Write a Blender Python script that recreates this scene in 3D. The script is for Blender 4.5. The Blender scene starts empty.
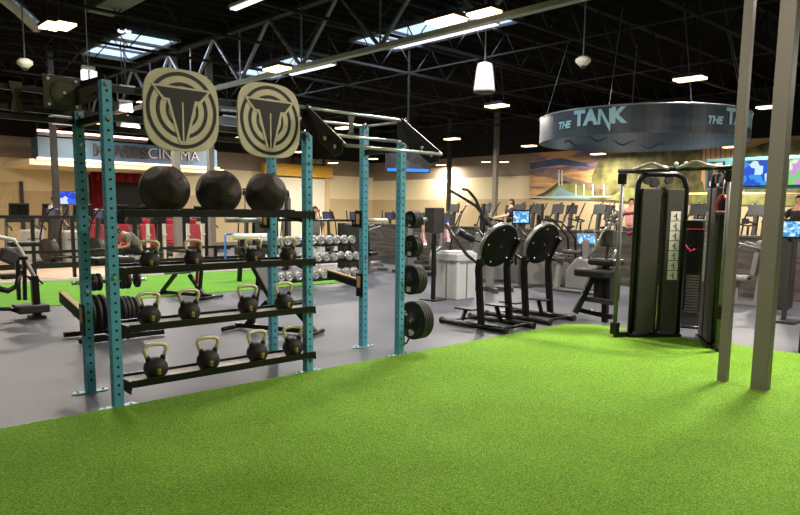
import bpy, bmesh, math, random
from mathutils import Vector, Matrix
random.seed(7)
PI = math.pi
SC = bpy.context.scene
COL = SC.collection

# ------------------------------------------------------------------ camera
F = 680.0; PXC = 400.0; PYC = 297.0
PITCH = math.radians(7.2); ROLL = .012; AZ = math.radians(46.6); H = 1.65
fw = Vector((math.cos(AZ)*math.cos(PITCH), math.sin(AZ)*math.cos(PITCH), -math.sin(PITCH)))
rt0 = Vector((math.sin(AZ), -math.cos(AZ), 0)); up0 = rt0.cross(fw)
rt = rt0*math.cos(ROLL) + up0*math.sin(ROLL); up = rt.cross(fw)
cam = bpy.data.cameras.new('camera'); camo = bpy.data.objects.new('camera', cam); COL.objects.link(camo)
camo.matrix_world = Matrix(((rt.x, up.x, -fw.x, 0), (rt.y, up.y, -fw.y, 0), (rt.z, up.z, -fw.z, H), (0, 0, 0, 1)))
cam.sensor_width = 36; cam.lens = F/800*36; cam.shift_y = (PYC-257.5)/800
cam.clip_start = .05; cam.clip_end = 200
SC.camera = camo

def at(x, y, X=None, Y=None, Z=None):
    """the point of the place seen at pixel (x, y) that lies in the plane X, Y or Z = value"""
    d = fw + rt*((x-PXC)/F) - up*((y-PYC)/F)
    if X is not None: t = X/d.x
    elif Y is not None: t = Y/d.y
    else: t = ((Z or 0)-H)/d.z
    return Vector((d.x*t, d.y*t, H+d.z*t))

# --------------------------------------------------------------- materials
def lin(c):
    c = c.lstrip('#'); v = [int(c[i:i+2], 16)/255 for i in (0, 2, 4)]
    return [(x/12.92 if x <= .04045 else ((x+.055)/1.055)**2.4) for x in v] + [1]
MATS = {}
def mat(name, hexc, rough=.5, metal=0, noise=.12, scale=8, bump=0, emit=0, spec=.5, coat=0):
    if name in MATS: return MATS[name]
    m = bpy.data.materials.new(name); m.use_nodes = True
    nt = m.node_tree; b = nt.nodes['Principled BSDF']
    col = lin(hexc)
    b.inputs['Roughness'].default_value = rough; b.inputs['Metallic'].default_value = metal
    b.inputs['Specular IOR Level'].default_value = spec
    b.inputs['Coat Weight'].default_value = coat
    tc = nt.nodes.new('ShaderNodeTexCoord'); n = nt.nodes.new('ShaderNodeTexNoise')
    n.inputs['Scale'].default_value = scale; n.inputs['Detail'].default_value = 4
    nt.links.new(tc.outputs['Object'], n.inputs['Vector'])
    r = nt.nodes.new('ShaderNodeValToRGB')
    r.color_ramp.elements[0].position = .3; r.color_ramp.elements[1].position = .7
    r.color_ramp.elements[0].color = [c*(1-noise) for c in col[:3]]+[1]
    r.color_ramp.elements[1].color = [min(1, c*(1+noise)) for c in col[:3]]+[1]
    nt.links.new(n.outputs['Fac'], r.inputs['Fac']); nt.links.new(r.outputs['Color'], b.inputs['Base Color'])
    if bump:
        bp = nt.nodes.new('ShaderNodeBump'); bp.inputs['Strength'].default_value = bump; bp.inputs['Distance'].default_value = .01
        nt.links.new(n.outputs['Fac'], bp.inputs['Height']); nt.links.new(bp.outputs['Normal'], b.inputs['Normal'])
    if emit:
        b.inputs['Emission Color'].default_value = col; b.inputs['Emission Strength'].default_value = emit
    MATS[name] = m
    return m
teal = mat('teal_powder_coat', '#579fba', .42, .0, .06, 5)
dteal = teal
blackm = mat('black_steel', '#141413', .38, .3, .2, 6)
blackt = mat('black_tube', '#1a1917', .3, .35, .2, 6)
rubber = mat('black_rubber', '#1c1b19', .6, 0, .25, 20, .15)
ballm = mat('ball_vinyl', '#2d2620', .62, 0, .3, 9, .25, spec=.3)
kbm = mat('kettlebell_coat', '#171612', .62, 0, .3, 40, .2)
brass = mat('brushed_olive_brass', '#dccfae', .34, .3, .12, 30)
chrome = mat('chrome', '#d6d6d2', .22, .9, .05, 10)
steelw = mat('white_steel', '#d4d3cc', .4, .1, .05, 10)
trayg = mat('tray_grey', '#b9b6b0', .45, .0, .15, 12)
goldp = mat('gold_print', '#c9ab62', .5, .3, .1, 30)
boardm = mat('tan_board', '#c2b99f', .6, 0, .1, 6)
inkm = mat('dark_ink', '#14110b', .6, 0, .1, 6)
oliveb = mat('olive_plate', '#3a3526', .5, .1, .15, 8)
padol = mat('olive_pad', '#57523a', .6, 0, .15, 8)
holem = mat('dark_hole', '#0b0f10', .8, 0, 0, 5)
greyp = mat('grey_paint', '#77736a', .45, .1, .06, 3)
columnm = mat('column_paint', '#78726a', .5, .05, .05, 2)
galv = mat('galvanised', '#8f9297', .4, .5, .15, 4)
dsteel = mat('dim_roof_steel', '#0e0d0c', .7, .1, .2, 4)
binm = mat('bin_grey', '#b2b5b8', .55, 0, .06, 6)
silver = mat('silver_shell', '#7f7f7d', .35, .3, .08, 6)
dgrey = mat('dark_grey_shell', '#2b2a29', .45, .1, .15, 6)
mgrey = mat('mid_grey_shell', '#3b3835', .45, .1, .12, 6)
seatb = mat('black_vinyl', '#191817', .45, 0, .2, 8)
padg = mat('grey_pad', '#8a8f96', .5, 0, .08, 8)
redm = mat('red_vinyl', '#94131a', .4, 0, .1, 8)
redc = mat('red_curtain', '#8c1414', .8, 0, .3, 14)
whitep = mat('white_plastic', '#dcdad2', .45, 0, .04, 6)
yellow = mat('yellow_paint', '#d9a52a', .5, 0, .06, 4)
signdk = mat('dark_sign', '#2b2018', .5, 0, .1, 4)
woodtan = mat('tan_floor_finish', '#b79f82', .5, 0, .08, 3)
bluef = mat('blue_tube', '#3a7fd0', .4, 0, .05, 6)
skin = mat('skin', '#c08a6c', .55, 0, .06, 12)
hairm = mat('hair', '#20160f', .7, 0, .2, 40)
tan_pad = mat('tan_liner', '#b59a6a', .6, 0, .08, 10)
sflat = mat('silver_dumbbell', '#a9aaab', .35, .6, .12, 20)
lensw = mat('lamp_lens', '#ffdba8', .5, 0, 0, 4, emit=3.2)
skyl = mat('skylight_panel', '#b8d0ee', .5, 0, 0, 4, emit=1.2)
striplit = mat('strip_lens', '#e8eef5', .5, 0, 0, 4, emit=1.3)
pinkled = mat('pink_led', '#ffc9b4', .5, 0, 0, 4, emit=3.2)
yled = mat('warm_led', '#ffd79a', .5, 0, 0, 4, emit=2)

def screen_mat(name, c1, c2, c3, scale=6, emit=1.0):
    m = bpy.data.materials.new(name); m.use_nodes = True; nt = m.node_tree; b = nt.nodes['Principled BSDF']
    tc = nt.nodes.new('ShaderNodeTexCoord'); n = nt.nodes.new('ShaderNodeTexVoronoi'); n.inputs['Scale'].default_value = scale
    r = nt.nodes.new('ShaderNodeValToRGB'); r.color_ramp.interpolation = 'CONSTANT'
    r.color_ramp.elements[0].color = lin(c1); r.color_ramp.elements[1].color = lin(c3); r.color_ramp.elements[1].position = .72
    e = r.color_ramp.elements.new(.38); e.color = lin(c2)
    s = nt.nodes.new('ShaderNodeSeparateColor')
    nt.links.new(tc.outputs['Object'], n.inputs['Vector']); nt.links.new(n.outputs['Color'], s.inputs['Color'])
    nt.links.new(s.outputs['Red'], r.inputs['Fac'])
    nt.links.new(r.outputs['Color'], b.inputs['Emission Color']); b.inputs['Emission Strength'].default_value = emit
    b.inputs['Base Color'].default_value = (0, 0, 0, 1); b.inputs['Roughness'].default_value = .3
    MATS[name] = m
    return m
scr_blue = screen_mat('screen_blue', '#1238c8', '#2a66e8', '#c8d4f0', 5)
scr_tv = screen_mat('screen_tv', '#3a8fe0', '#1c50c8', '#bfe2f5', 5)
scr_tvp = screen_mat('screen_tv_pink', '#7fc87a', '#c58fd0', '#d8e8c0', 6)
scr_face = screen_mat('screen_face', '#2a1c18', '#b08068', '#dcd0d0', 6)
scr_con = screen_mat('screen_console', '#3f8fd0', '#7fc4f0', '#d8ecf8', 22, 1.0)
scr_dim = screen_mat('screen_dim', '#2a2630', '#4a4858', '#6a6478', 5, .5)
blueline = mat('blue_screen_strip', '#1f6fe8', .5, 0, 0, 4, emit=1)

# ------------------------------------------------------------ mesh builder
class MB:
    def __init__(s): s.v = []; s.f = []; s.m = []; s.s = []
    def add(s, vs, fs, m=0, smooth=False):
        o = len(s.v); s.v += [Vector(v) for v in vs]
        for f in fs: s.f.append([i+o for i in f]); s.m.append(m); s.s.append(smooth)
        return s
    def box(s, c, d, m=0, M=None):
        x, y, z = d[0]/2, d[1]/2, d[2]/2; c = Vector(c)
        vs = [Vector((a, b, e)) for a in (-x, x) for b in (-y, y) for e in (-z, z)]
        if M is not None: vs = [M @ v for v in vs]
        vs = [v+c for v in vs]
        return s.add(vs, [(0,1,3,2),(4,6,7,5),(0,4,5,1),(2,3,7,6),(0,2,6,4),(1,5,7,3)], m)
    def bar(s, p, q, w, h=None, m=0, upv=(0,0,1)):
        p = Vector(p); q = Vector(q); h = h or w; t = (q-p).normalized(); u = Vector(upv)
        if abs(t.dot(u)) > .98: u = Vector((0,1,0)) if abs(t.y) < .9 else Vector((1,0,0))
        a = t.cross(u).normalized(); b = a.cross(t).normalized()
        vs = [e+a*i*w/2+b*j*h/2 for e in (p, q) for i in (-1, 1) for j in (-1, 1)]
        return s.add(vs, [(0,1,3,2),(4,6,7,5),(0,4,5,1),(2,3,7,6),(0,2,6,4),(1,5,7,3)], m)
    def tube(s, pts, r, m=0, n=10, closed=False):
        pts = [Vector(p) for p in pts]; N = len(pts); R = r if isinstance(r, (list, tuple)) else [r]*N
        T = []
        for i in range(N):
            if closed: t = pts[(i+1) % N]-pts[i-1]
            else: t = pts[min(i+1, N-1)]-pts[max(i-1, 0)]
            T.append(t.normalized())
        u = Vector((0,0,1))
        if abs(T[0].dot(u)) > .9: u = Vector((1,0,0))
        u = (u-T[0]*u.dot(T[0])).normalized(); vs = []
        for i in range(N):
            u = (u-T[i]*u.dot(T[i])).normalized(); w = T[i].cross(u)
            for k in range(n):
                a = 2*PI*k/n; vs.append(pts[i]+(u*math.cos(a)+w*math.sin(a))*R[i])
        fs = []
        for i in range(N if closed else N-1):
            j = (i+1) % N
            for k in range(n): fs.append((i*n+k, i*n+(k+1) % n, j*n+(k+1) % n, j*n+k))
        s.add(vs, fs, m, True)
        if not closed:
            o = len(s.v)-N*n
            s.f.append([o+k for k in range(n)][::-1]); s.m.append(m); s.s.append(False)
            s.f.append([o+(N-1)*n+k for k in range(n)]); s.m.append(m); s.s.append(False)
        return s
    def lathe(s, prof, M=None, m=0, n=24, smooth=True):
        M = M or Matrix(); vs = []
        for r, z in prof:
            for k in range(n):
                a = 2*PI*k/n; vs.append(M @ Vector((r*math.cos(a), r*math.sin(a), z)))
        fs = []
        for i in range(len(prof)-1):
            for k in range(n): fs.append((i*n+k, i*n+(k+1) % n, (i+1)*n+(k+1) % n, (i+1)*n+k))
        s.add(vs, fs, m, smooth); o = len(s.v)-len(prof)*n
        if prof[0][0] > 1e-4: s.f.append([o+k for k in range(n)][::-1]); s.m.append(m); s.s.append(False)
        if prof[-1][0] > 1e-4: s.f.append([o+(len(prof)-1)*n+k for k in range(n)]); s.m.append(m); s.s.append(False)
        return s
    def cyl(s, p, q, r, m=0, n=16, r2=None):
        p = Vector(p); q = Vector(q); L = (q-p).length
        M = Matrix.Translation(p) @ (q-p).to_track_quat('Z', 'Y').to_matrix().to_4x4()
        r2 = r if r2 is None else r2
        o = len(s.f); s.lathe([(r, 0), (r2, L)], M, m, n); return s
    def prism(s, poly, d, M=None, m=0):
        """polygon in local XY, thickness d along local Z"""
        M = M or Matrix(); n = len(poly)
        vs = [M @ Vector((x, y, -d/2)) for x, y in poly]+[M @ Vector((x, y, d/2)) for x, y in poly]
        fs = [list(range(n))[::-1], list(range(n, 2*n))]+[(i, (i+1) % n, n+(i+1) % n, n+i) for i in range(n)]
        return s.add(vs, fs, m)
    def ball(s, c, r, m=0, n=16, sc=(1,1,1)):
        prof = [(max(1e-5, r*math.sin(PI*i/(n//2))), -r*math.cos(PI*i/(n//2))) for i in range(n//2+1)]
        return s.lathe(prof, Matrix.Translation(Vector(c)) @ Matrix.Diagonal((sc[0], sc[1], sc[2], 1)), m, n)
    def build(s, name, mats, parent=None, bevel=0, loc=None, **tags):
        me = bpy.data.meshes.new(name); me.from_pydata(s.v, [], s.f)
        if not isinstance(mats, (list, tuple)): mats = [mats]
        for k in mats: me.materials.append(k)
        for i, p in enumerate(me.polygons): p.material_index = s.m[i]; p.use_smooth = s.s[i]
        bm = bmesh.new(); bm.from_mesh(me); bmesh.ops.recalc_face_normals(bm, faces=bm.faces); bm.to_mesh(me); bm.free()
        o = bpy.data.objects.new(name, me); COL.objects.link(o); o.parent = parent
        if loc is not None: o.location = loc
        if bevel:
            b = o.modifiers.new('bevel', 'BEVEL'); b.width = bevel; b.segments = 2; b.limit_method = 'ANGLE'; b.angle_limit = math.radians(40)
        for k, v in tags.items(): o[k] = v
        return o
def empty(name, label, cat, loc=(0,0,0), rz=0, group=None):
    o = bpy.data.objects.new(name, None); COL.objects.link(o); o.location = loc; o.rotation_euler = (0, 0, rz)
    o['label'] = label; o['category'] = cat; o.empty_display_size = .1
    if group: o['group'] = group
    return o
def tagged(o, label, cat, group=None):
    o['label'] = label; o['category'] = cat
    if group: o['group'] = group
    return o
def struct(o): o['kind'] = 'structure'; return o
KIDS = {}
def dup(root, loc, rz=0, label=None, scale=None, group=None):
    r = root.copy(); COL.objects.link(r); r.location = loc; r.rotation_euler = (0, 0, rz)
    if label: r['label'] = label
    if group: r['group'] = group
    if scale: r.scale = (scale,)*3
    def rec(src, dst):
        for ch in [o for o in COL.objects if o.parent == src]:
            c = ch.copy(); COL.objects.link(c); c.parent = dst; rec(ch, c)
    rec(root, r)
    return r
def rot(ax, a): return Matrix.Rotation(a, 4, ax)
def T(*a): return Matrix.Translation(Vector(a))
def text(name, body, size, m, M, parent=None, depth=.004, bold=0, align='CENTER', shear=0):
    cu = bpy.data.curves.new(name, 'FONT'); cu.body = body; cu.size = size; cu.extrude = depth/2; cu.offset = bold
    cu.align_x = align; cu.align_y = 'CENTER'; cu.shear = shear
    o = bpy.data.objects.new(name, cu); COL.objects.link(o); dg = bpy.context.evaluated_depsgraph_get()
    me = bpy.data.meshes.new_from_object(o.evaluated_get(dg)); bpy.data.objects.remove(o)
    me.transform(M); me.materials.clear(); me.materials.append(m)
    for p in me.polygons: p.material_index = 0
    o = bpy.data.objects.new(name, me); COL.objects.link(o); o.parent = parent
    return o
def arc(c, r, a0, a1, n, plane='XZ'):
    out = []
    for i in range(n+1):
        a = a0+(a1-a0)*i/n; x, y = r*math.cos(a), r*math.sin(a)
        out.append(Vector(c)+(Vector((x, 0, y)) if plane == 'XZ' else Vector((0, x, y)) if plane == 'YZ' else Vector((x, y, 0))))
    return out
FACEC = rot('X', PI/2)            # text plane facing -Y
FACEX = rot('Z', -PI/2) @ rot('X', PI/2)   # text plane facing -X

# =============================================================== SETTING
def floor_mat():
    m = bpy.data.materials.new('speckled_rubber_floor'); m.use_nodes = True; nt = m.node_tree; b = nt.nodes['Principled BSDF']
    tc = nt.nodes.new('ShaderNodeTexCoord')
    n1 = nt.nodes.new('ShaderNodeTexNoise'); n1.inputs['Scale'].default_value = 90; n1.inputs['Detail'].default_value = 3
    n2 = nt.nodes.new('ShaderNodeTexNoise'); n2.inputs['Scale'].default_value = .9; n2.inputs['Detail'].default_value = 5
    r1 = nt.nodes.new('ShaderNodeValToRGB'); r1.color_ramp.elements[0].position = .35; r1.color_ramp.elements[1].position = .68
    r1.color_ramp.elements[0].color = lin('#3a3c43'); r1.color_ramp.elements[1].color = lin('#6a6e79')
    mx = nt.nodes.new('ShaderNodeMix'); mx.data_type = 'RGBA'; mx.blend_type = 'MULTIPLY'; mx.inputs[0].default_value = .5
    nt.links.new(tc.outputs['Object'], n1.inputs['Vector']); nt.links.new(tc.outputs['Object'], n2.inputs['Vector'])
    nt.links.new(n1.outputs['Fac'], r1.inputs['Fac']); nt.links.new(r1.outputs['Color'], mx.inputs[6])
    r2 = nt.nodes.new('ShaderNodeValToRGB'); r2.color_ramp.elements[0].color = (.6, .6, .62, 1); r2.color_ramp.elements[1].color = (1, 1, 1, 1)
    r2.color_ramp.elements[0].position = .35; r2.color_ramp.elements[1].position = .65
    nt.links.new(n2.outputs['Fac'], r2.inputs['Fac']); nt.links.new(r2.outputs['Color'], mx.inputs[7])
    nt.links.new(mx.outputs[2], b.inputs['Base Color']); b.inputs['Roughness'].default_value = .48
    return m
def turf_mat(name, a, b_, c):
    m = bpy.data.materials.new(name); m.use_nodes = True; nt = m.node_tree; b = nt.nodes['Principled BSDF']
    tc = nt.nodes.new('ShaderNodeTexCoord')
    n1 = nt.nodes.new('ShaderNodeTexNoise'); n1.inputs['Scale'].default_value = 75; n1.inputs['Detail'].default_value = 4; n1.inputs['Roughness'].default_value = .8
    n2 = nt.nodes.new('ShaderNodeTexNoise'); n2.inputs['Scale'].default_value = 1.6; n2.inputs['Detail'].default_value = 4
    r1 = nt.nodes.new('ShaderNodeValToRGB'); r1.color_ramp.elements[0].position = .3; r1.color_ramp.elements[1].position = .75
    r1.color_ramp.elements[0].color = lin(a); r1.color_ramp.elements[1].color = lin(c)
    e = r1.color_ramp.elements.new(.52); e.color = lin(b_)
    mx = nt.nodes.new('ShaderNodeMix'); mx.data_type = 'RGBA'; mx.blend_type = 'MULTIPLY'; mx.inputs[0].default_value = .5
    r2 = nt.nodes.new('ShaderNodeValToRGB'); r2.color_ramp.elements[0].color = (.78, .78, .7, 1); r2.color_ramp.elements[1].color = (1, 1, 1, 1)
    r2.color_ramp.elements[0].position = .35; r2.color_ramp.elements[1].position = .65
    for n in (n1, n2): nt.links.new(tc.outputs['Object'], n.inputs['Vector'])
    nt.links.new(n1.outputs['Fac'], r1.inputs['Fac']); nt.links.new(r1.outputs['Color'], mx.inputs[6])
    nt.links.new(n2.outputs['Fac'], r2.inputs['Fac']); nt.links.new(r2.outputs['Color'], mx.inputs[7])
    nt.links.new(mx.outputs[2], b.inputs['Base Color']); b.inputs['Roughness'].default_value = .85; b.inputs['Specular IOR Level'].default_value = .2
    bp = nt.nodes.new('ShaderNodeBump'); bp.inputs['Strength'].default_value = .9; bp.inputs['Distance'].default_value = .02
    nt.links.new(n1.outputs['Fac'], bp.inputs['Height']); nt.links.new(bp.outputs['Normal'], b.inputs['Normal'])
    return m
turfm = turf_mat('artificial_turf', '#3a5e12', '#76ab2c', '#b6dc5e')
turf2m = turf_mat('artificial_turf_far', '#4a8620', '#6aa834', '#8cc850')
XW, YW, ZC = 27.0, 31.0, 6.2
X0, Y0 = -9.0, -9.0
struct(MB().box(((XW+X0)/2, (YW+Y0)/2, -.1), (XW-X0, YW-Y0, .2)).build('floor', floor_mat()))
# corrugated roof deck
mb = MB(); n = 150
vs = []; fs = []
for i in range(n+1):
    y = Y0+(YW-Y0)*i/n; z = ZC+(.04 if i % 2 else 0)
    vs += [(X0, y, z), (XW, y, z)]
for i in range(n): fs.append((2*i, 2*i+1, 2*i+3, 2*i+2))
mb.add(vs, fs); mb.box(((XW+X0)/2, (YW+Y0)/2, ZC+.15), (XW-X0, YW-Y0, .1))
struct(mb.build('ceiling', mat('roof_deck_black', '#050404', .9, 0, .2, 2, spec=.05)))
blackw = mat('black_wall', '#191612', .8, 0, .1, 2)
taupe = mat('taupe_wall', '#9a8a74', .7, 0, .04, 1)
cream = mat('cream_wall', '#efdfb4', .7, 0, .03, 1)
beige = mat('beige_wall', '#cdb88e', .7, 0, .03, 1)
def banded(name, side):
    mb = MB(); zs = [0, 2.3, 3.4 if side == 'r' else 3.6, 4.45, ZC+.1]
    for k in range(4):
        c = (zs[k]+zs[k+1])/2; h = zs[k+1]-zs[k]
        if side == 'l': mb.box(((XW+X0)/2, YW+.1, c), (XW-X0, .2, h), k)
        else: mb.box((XW+.1, (YW+Y0)/2, c), (.2, YW-Y0, h), k)
    return struct(mb.build(name, [beige, cream, taupe, blackw]))
banded('wall_left', 'l'); banded('wall_right', 'r')
struct(MB().box(((XW+X0)/2, Y0-.1, ZC/2), (XW-X0, .2, ZC)).build('wall_back', taupe))
struct(MB().box((X0-.1, (YW+Y0)/2, ZC/2), (.2, YW-Y0, ZC)).build('wall_behind', taupe))
# front turf with rounded corner
r = .5; TX, TY = 8.95, 5.565
poly = [(X0+.05, Y0+.05), (TX, Y0+.05), (TX, TY-r)]+[(TX-r+r*math.cos(a), TY-r+r*math.sin(a)) for a in [PI/2*i/8 for i in range(1, 8)]]+[(TX-r, TY), (X0+.05, TY)]
struct(MB().prism(poly, .016, T(0, 0, .009)).build('floor_turf', turfm))
struct(MB().box(((X0+9.9)/2, 14.2, .006), (9.9-X0, 4.0, .012)).build('floor_turf_far', turf2m))
struct(MB().box(((X0+XW)/2, 16.45, .02), (XW-X0, .1, .04)).build('trim_1', whitep))
struct(MB().box(((X0+11)/2, 23.8, .005), (11-X0, 14.3, .01)).build('floor_tan', woodtan))
# charcoal plank half wall and the raised deck behind it
def plank_mat():
    m = bpy.data.materials.new('charcoal_planks'); m.use_nodes = True; nt = m.node_tree; b = nt.nodes['Principled BSDF']
    tc = nt.nodes.new('ShaderNodeTexCoord'); mp = nt.nodes.new('ShaderNodeMapping'); mp.inputs['Scale'].default_value = (1, .7, 9)
    n = nt.nodes.new('ShaderNodeTexNoise'); n.inputs['Scale'].default_value = 2.5; n.inputs['Detail'].default_value = 6
    r = nt.nodes.new('ShaderNodeValToRGB'); r.color_ramp.elements[0].position = .35; r.color_ramp.elements[1].position = .7
    r.color_ramp.elements[0].color = lin('#3a3532'); r.color_ramp.elements[1].color = lin('#6b625a')
    w = nt.nodes.new('ShaderNodeTexWave'); w.bands_direction = 'Z'; w.inputs['Scale'].default_value = 1.7; w.wave_profile = 'SAW'
    r2 = nt.nodes.new('ShaderNodeValToRGB'); r2.color_ramp.elements[0].position = 0; r2.color_ramp.elements[1].position = .07
    r2.color_ramp.elements[0].color = (.3, .3, .3, 1); r2.color_ramp.elements[1].color = (1, 1, 1, 1)
    mx = nt.nodes.new('ShaderNodeMix'); mx.data_type = 'RGBA'; mx.blend_type = 'MULTIPLY'; mx.inputs[0].default_value = 1
    nt.links.new(tc.outputs['Object'], mp.inputs['Vector']); nt.links.new(mp.outputs['Vector'], n.inputs['Vector']); nt.links.new(tc.outputs['Object'], w.inputs['Vector'])
    nt.links.new(n.outputs['Fac'], r.inputs['Fac']); nt.links.new(w.outputs['Fac'], r2.inputs['Fac'])
    nt.links.new(r.outputs['Color'], mx.inputs[6]); nt.links.new(r2.outputs['Color'], mx.inputs[7]); nt.links.new(mx.outputs[2], b.inputs['Base Color'])
    b.inputs['Roughness'].default_value = .6
    return m
HX = 14.65
struct(MB().box((HX+.08, 6.0, .6), (.16, 22, 1.2)).box((HX+.08, 6.0, 1.215), (.22, 22, .05)).box((HX-.01, 6.0, .07), (.04, 22, .14)).build('wall_partition', plank_mat()))
struct(MB().box((HX+4.2, 6.0, .16), (8.0, 22, .32)).build('floor_raised', mat('deck_carpet', '#2a2825', .9, 0, .2, 8)))

# ---- structural columns
def column(name, x, y, w, d, z=ZC, m=columnm, rz=0):
    mb = MB(); mb.box((0, 0, z/2), (w, d, z)).box((0, 0, .012), (w+.06, d+.06, .024) if False else (w+.004, d+.004, .024))
    o = mb.build(name, m, bevel=.006, loc=(x, y, 0)); o.rotation_euler = (0, 0, rz)
    return o
tagged(column('steel_column', 6.865, 2.585, .085, .085, m=columnm), 'slimmer grey steel column standing on the bright turf, left of the pair', 'column')
tagged(column('steel_column', 6.83, 2.225, .13, .14, m=columnm), 'thicker grey steel column standing on the bright turf, right of the pair', 'column')
for (px, Yc, w, lab) in [(494, 19.5, .19, 'grey square column standing alone before the cream wall between two lit lamps'), (448, 23.5, .17, 'thin dark column with a short cross arm in front of the cream wall'),
                         (58, 21.5, .16, 'thin dark column beside the bright blue television on the left'), (178, 20, .2, 'grey column standing directly beneath the cinema sign'), (212, 19.4, .18, 'grey column at the right end of the cinema sign')]:
    p = at(px, 230, Y=Yc)
    tagged(column('steel_column', p.x, p.y, w, w, z=ZC, m=mgrey if px in (448, 58) else columnm), lab, 'column')

# ================================================================== RACK
RY, RB = 5.60, 6.24           # front and back upright planes
rack = empty('storage_rack', 'tall teal perforated steel rack with black shelves of kettlebells and balls, at the turf edge', 'rack', (2.08, RY, 0))
def RL(x, y, z): return Vector((x-2.08, y-RY, z))       # place -> rack local
plateb = mat('foot_plate_blue', '#8fc3cf', .4, .2, .06, 10)
def bolts(pairs, r, m, parent, name='bolt', n=10):
    for a, b in pairs: MB().cyl(a, b, r, 0, n).build(name, m, parent)
def upright(x, y, h, rzf=0):
    mb = MB(); w = .0381; c = RL(x, y, 0)
    mb.box(c+Vector((0, 0, h/2)), (2*w, 2*w, h))
    z = .12
    while z < h-.04:
        for s in (-1, 1):
            mb.cyl(c+Vector((0, s*(w-.004), z)), c+Vector((0, s*(w+.0008), z)), .0115, 1, 8)
            mb.cyl(c+Vector((s*(w-.004), 0, z)), c+Vector((s*(w+.0008), 0, z)), .0085, 1, 8)
        z += .1016 if False else .0762
    o = mb.build('upright', [teal, holem], rack)
    f = MB(); pts = [( .13, -.03), (.16, 0), (.13, .03), (-.13, .03), (-.16, 0), (-.13, -.03)]
    pts = [(a, b*1.5) for a, b in pts]
    f.prism(pts, .01, T(*(c+Vector((0, 0, .006)))) )
    for s in (-1, 1): f.cyl(c+Vector((s*.11, 0, .01)), c+Vector((s*.11, 0, .022)), .014, 1, 8)
    f.build('foot_plate', [plateb, chrome], o)
    bolts([(c+Vector((0, -w, zz)), c+Vector((0, -w-.018, zz))) for zz in (h-.03, h-.29, h-1.55)], .016, chrome, o)
    return o
for x, y, h in [(2.08, RY, 2.64), (2.08, RB, 2.47), (4.01, RY, 2.40), (4.01, RB, 2.64), (5.29, RY, 2.40), (5.29, RB, 2.64)]:
    upright(x, y, h)
def shelf(z, back=5.86):
    """tray between the uprights: angled front lip and a back rail"""
    x0, x1 = 2.175, 4.06
    mb = MB()
    mb.box(RL((x0+x1)/2, 5.545, z-.022), (x1-x0, .014, .062))           # front lip
    mb.box(RL((x0+x1)/2, back, z+.004), (x1-x0, .03, .034), 0)           # back rail
    mb.bar(RL((x0+x1)/2, 5.55, z-.046), RL((x0+x1)/2, back, z-.002), x1-x0, .006, 1)
    for xx in (x0, x1): mb.box(RL(xx, (5.545+back)/2, z-.035), (.01, back-5.545+.02, .07), 0)
    o = mb.build('shelf', [blackm, trayg], rack, bevel=.002)
    for xx in (x0+.004, x1-.05-.0):
        br = MB(); br.prism([(0, 0), (back-5.55+.1, 0), (back-5.55+.1, -.04), (.1, -.09), (0, -.09)], .008, T(*RL(xx, 5.56, z-.02)) @ rot('Z', PI/2) @ rot('X', PI/2))
        br.build('bracket', blackm, o)
SZ = [.21, .68, 1.16, 1.63]
for k, z in enumerate(SZ): shelf(z, 5.90 if k == 3 else 5.79)
# crossbars
def rbar(name, a, b, w, h, m, label=None):
    o = MB().bar(RL(*a), RL(*b), w, h).build(name, m, rack, bevel=.003)
    if label: o['label'] = label
    return o
rbar('crossbar', (2.08, RY, 2.585), (4.0, RY, 2.585), .05, .05, blackm)
rbar('crossbar', (2.08, RY, 2.36), (4.0, RY, 2.36), .05, .05, blackm)
rbar('crossbar', (2.08, RB, 2.44), (4.0, RB, 2.44), .05, .06, blackm)
rbar('crossbar', (2.08, RB, 2.34), (4.0, RB, 2.34), .05, .05, blackm)
rbar('crossbar', (2.08, RY, 2.36), (2.08, RB, 2.36), .05, .06, blackm)
rbar('crossbar', (4.01, RY, 2.33), (4.01, RB, 2.33), .05, .06, blackm)
rbar('crossbar', (5.29, RY, 2.33), (5.29, RB, 2.33), .05, .06, blackm)
# bay that runs on to the left out of the picture
for z in (2.60, 2.44, 2.37): rbar('crossbar', (.55, RB, z), (2.05, RB, z), .05, .045, blackm)
rbar('crossbar', (2.08, RY, 2.60), (2.08, RB-.1, 2.62), .012, .16, blackm)
hb = MB(); hb.prism([(-.05, .12), (.05, .12), (.035, .04), (.02, 0), (.035, -.04), (.05, -.12), (-.05, -.12), (-.035, -.04), (-.02, 0), (-.035, .04)], .012, T(*RL(1.6, 6.19, 2.52)) @ rot('X', PI/2))
hb.build('hook_bracket', oliveb, rack)
# olive ball target plate on a perforated arm
p0 = at(42, 74, Y=5.98); p1 = at(80, 78, Y=5.98)
cx = (p0.x+p1.x)/2; cz = 2.562
pl = MB().box(RL(cx, 5.98, cz), (.285, .012, .265))
tp = pl.build('target_plate', oliveb, rack, bevel=.004)
pd = MB().lathe([(.105, 0), (.1, .012), (.06, .018), (.02, .012), (.001, .012)], T(*RL(cx+.01, 5.974, cz)) @ rot('X', PI/2), 0, 24); pd.build('round_pad', padol, tp)
bolts([(RL(cx+sx*.105, 5.974, cz+sz*.1), RL(cx+sx*.105, 5.962, cz+sz*.1)) for sx in (-1, 1) for sz in (-1, 1)]+[(RL(cx+.01, 5.962, cz), RL(cx+.01, 5.952, cz))], .012, whitep, tp)
ar = MB().bar(RL(cx+.1, 5.99, cz-.03), RL(2.05, RY+.05, cz+.0), .012, .12)
for k in range(6):
    q = Vector((cx+.14, 5.985, cz-.05)).lerp(Vector((2.03, RY+.08, cz-.02)), k/5); ar.cyl(RL(q.x-.012, q.y-.01, q.z), RL(q.x+.012, q.y+.01, q.z), .009, 1, 8)
ar.build('perforated_arm', [oliveb, holem], rack)
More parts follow.
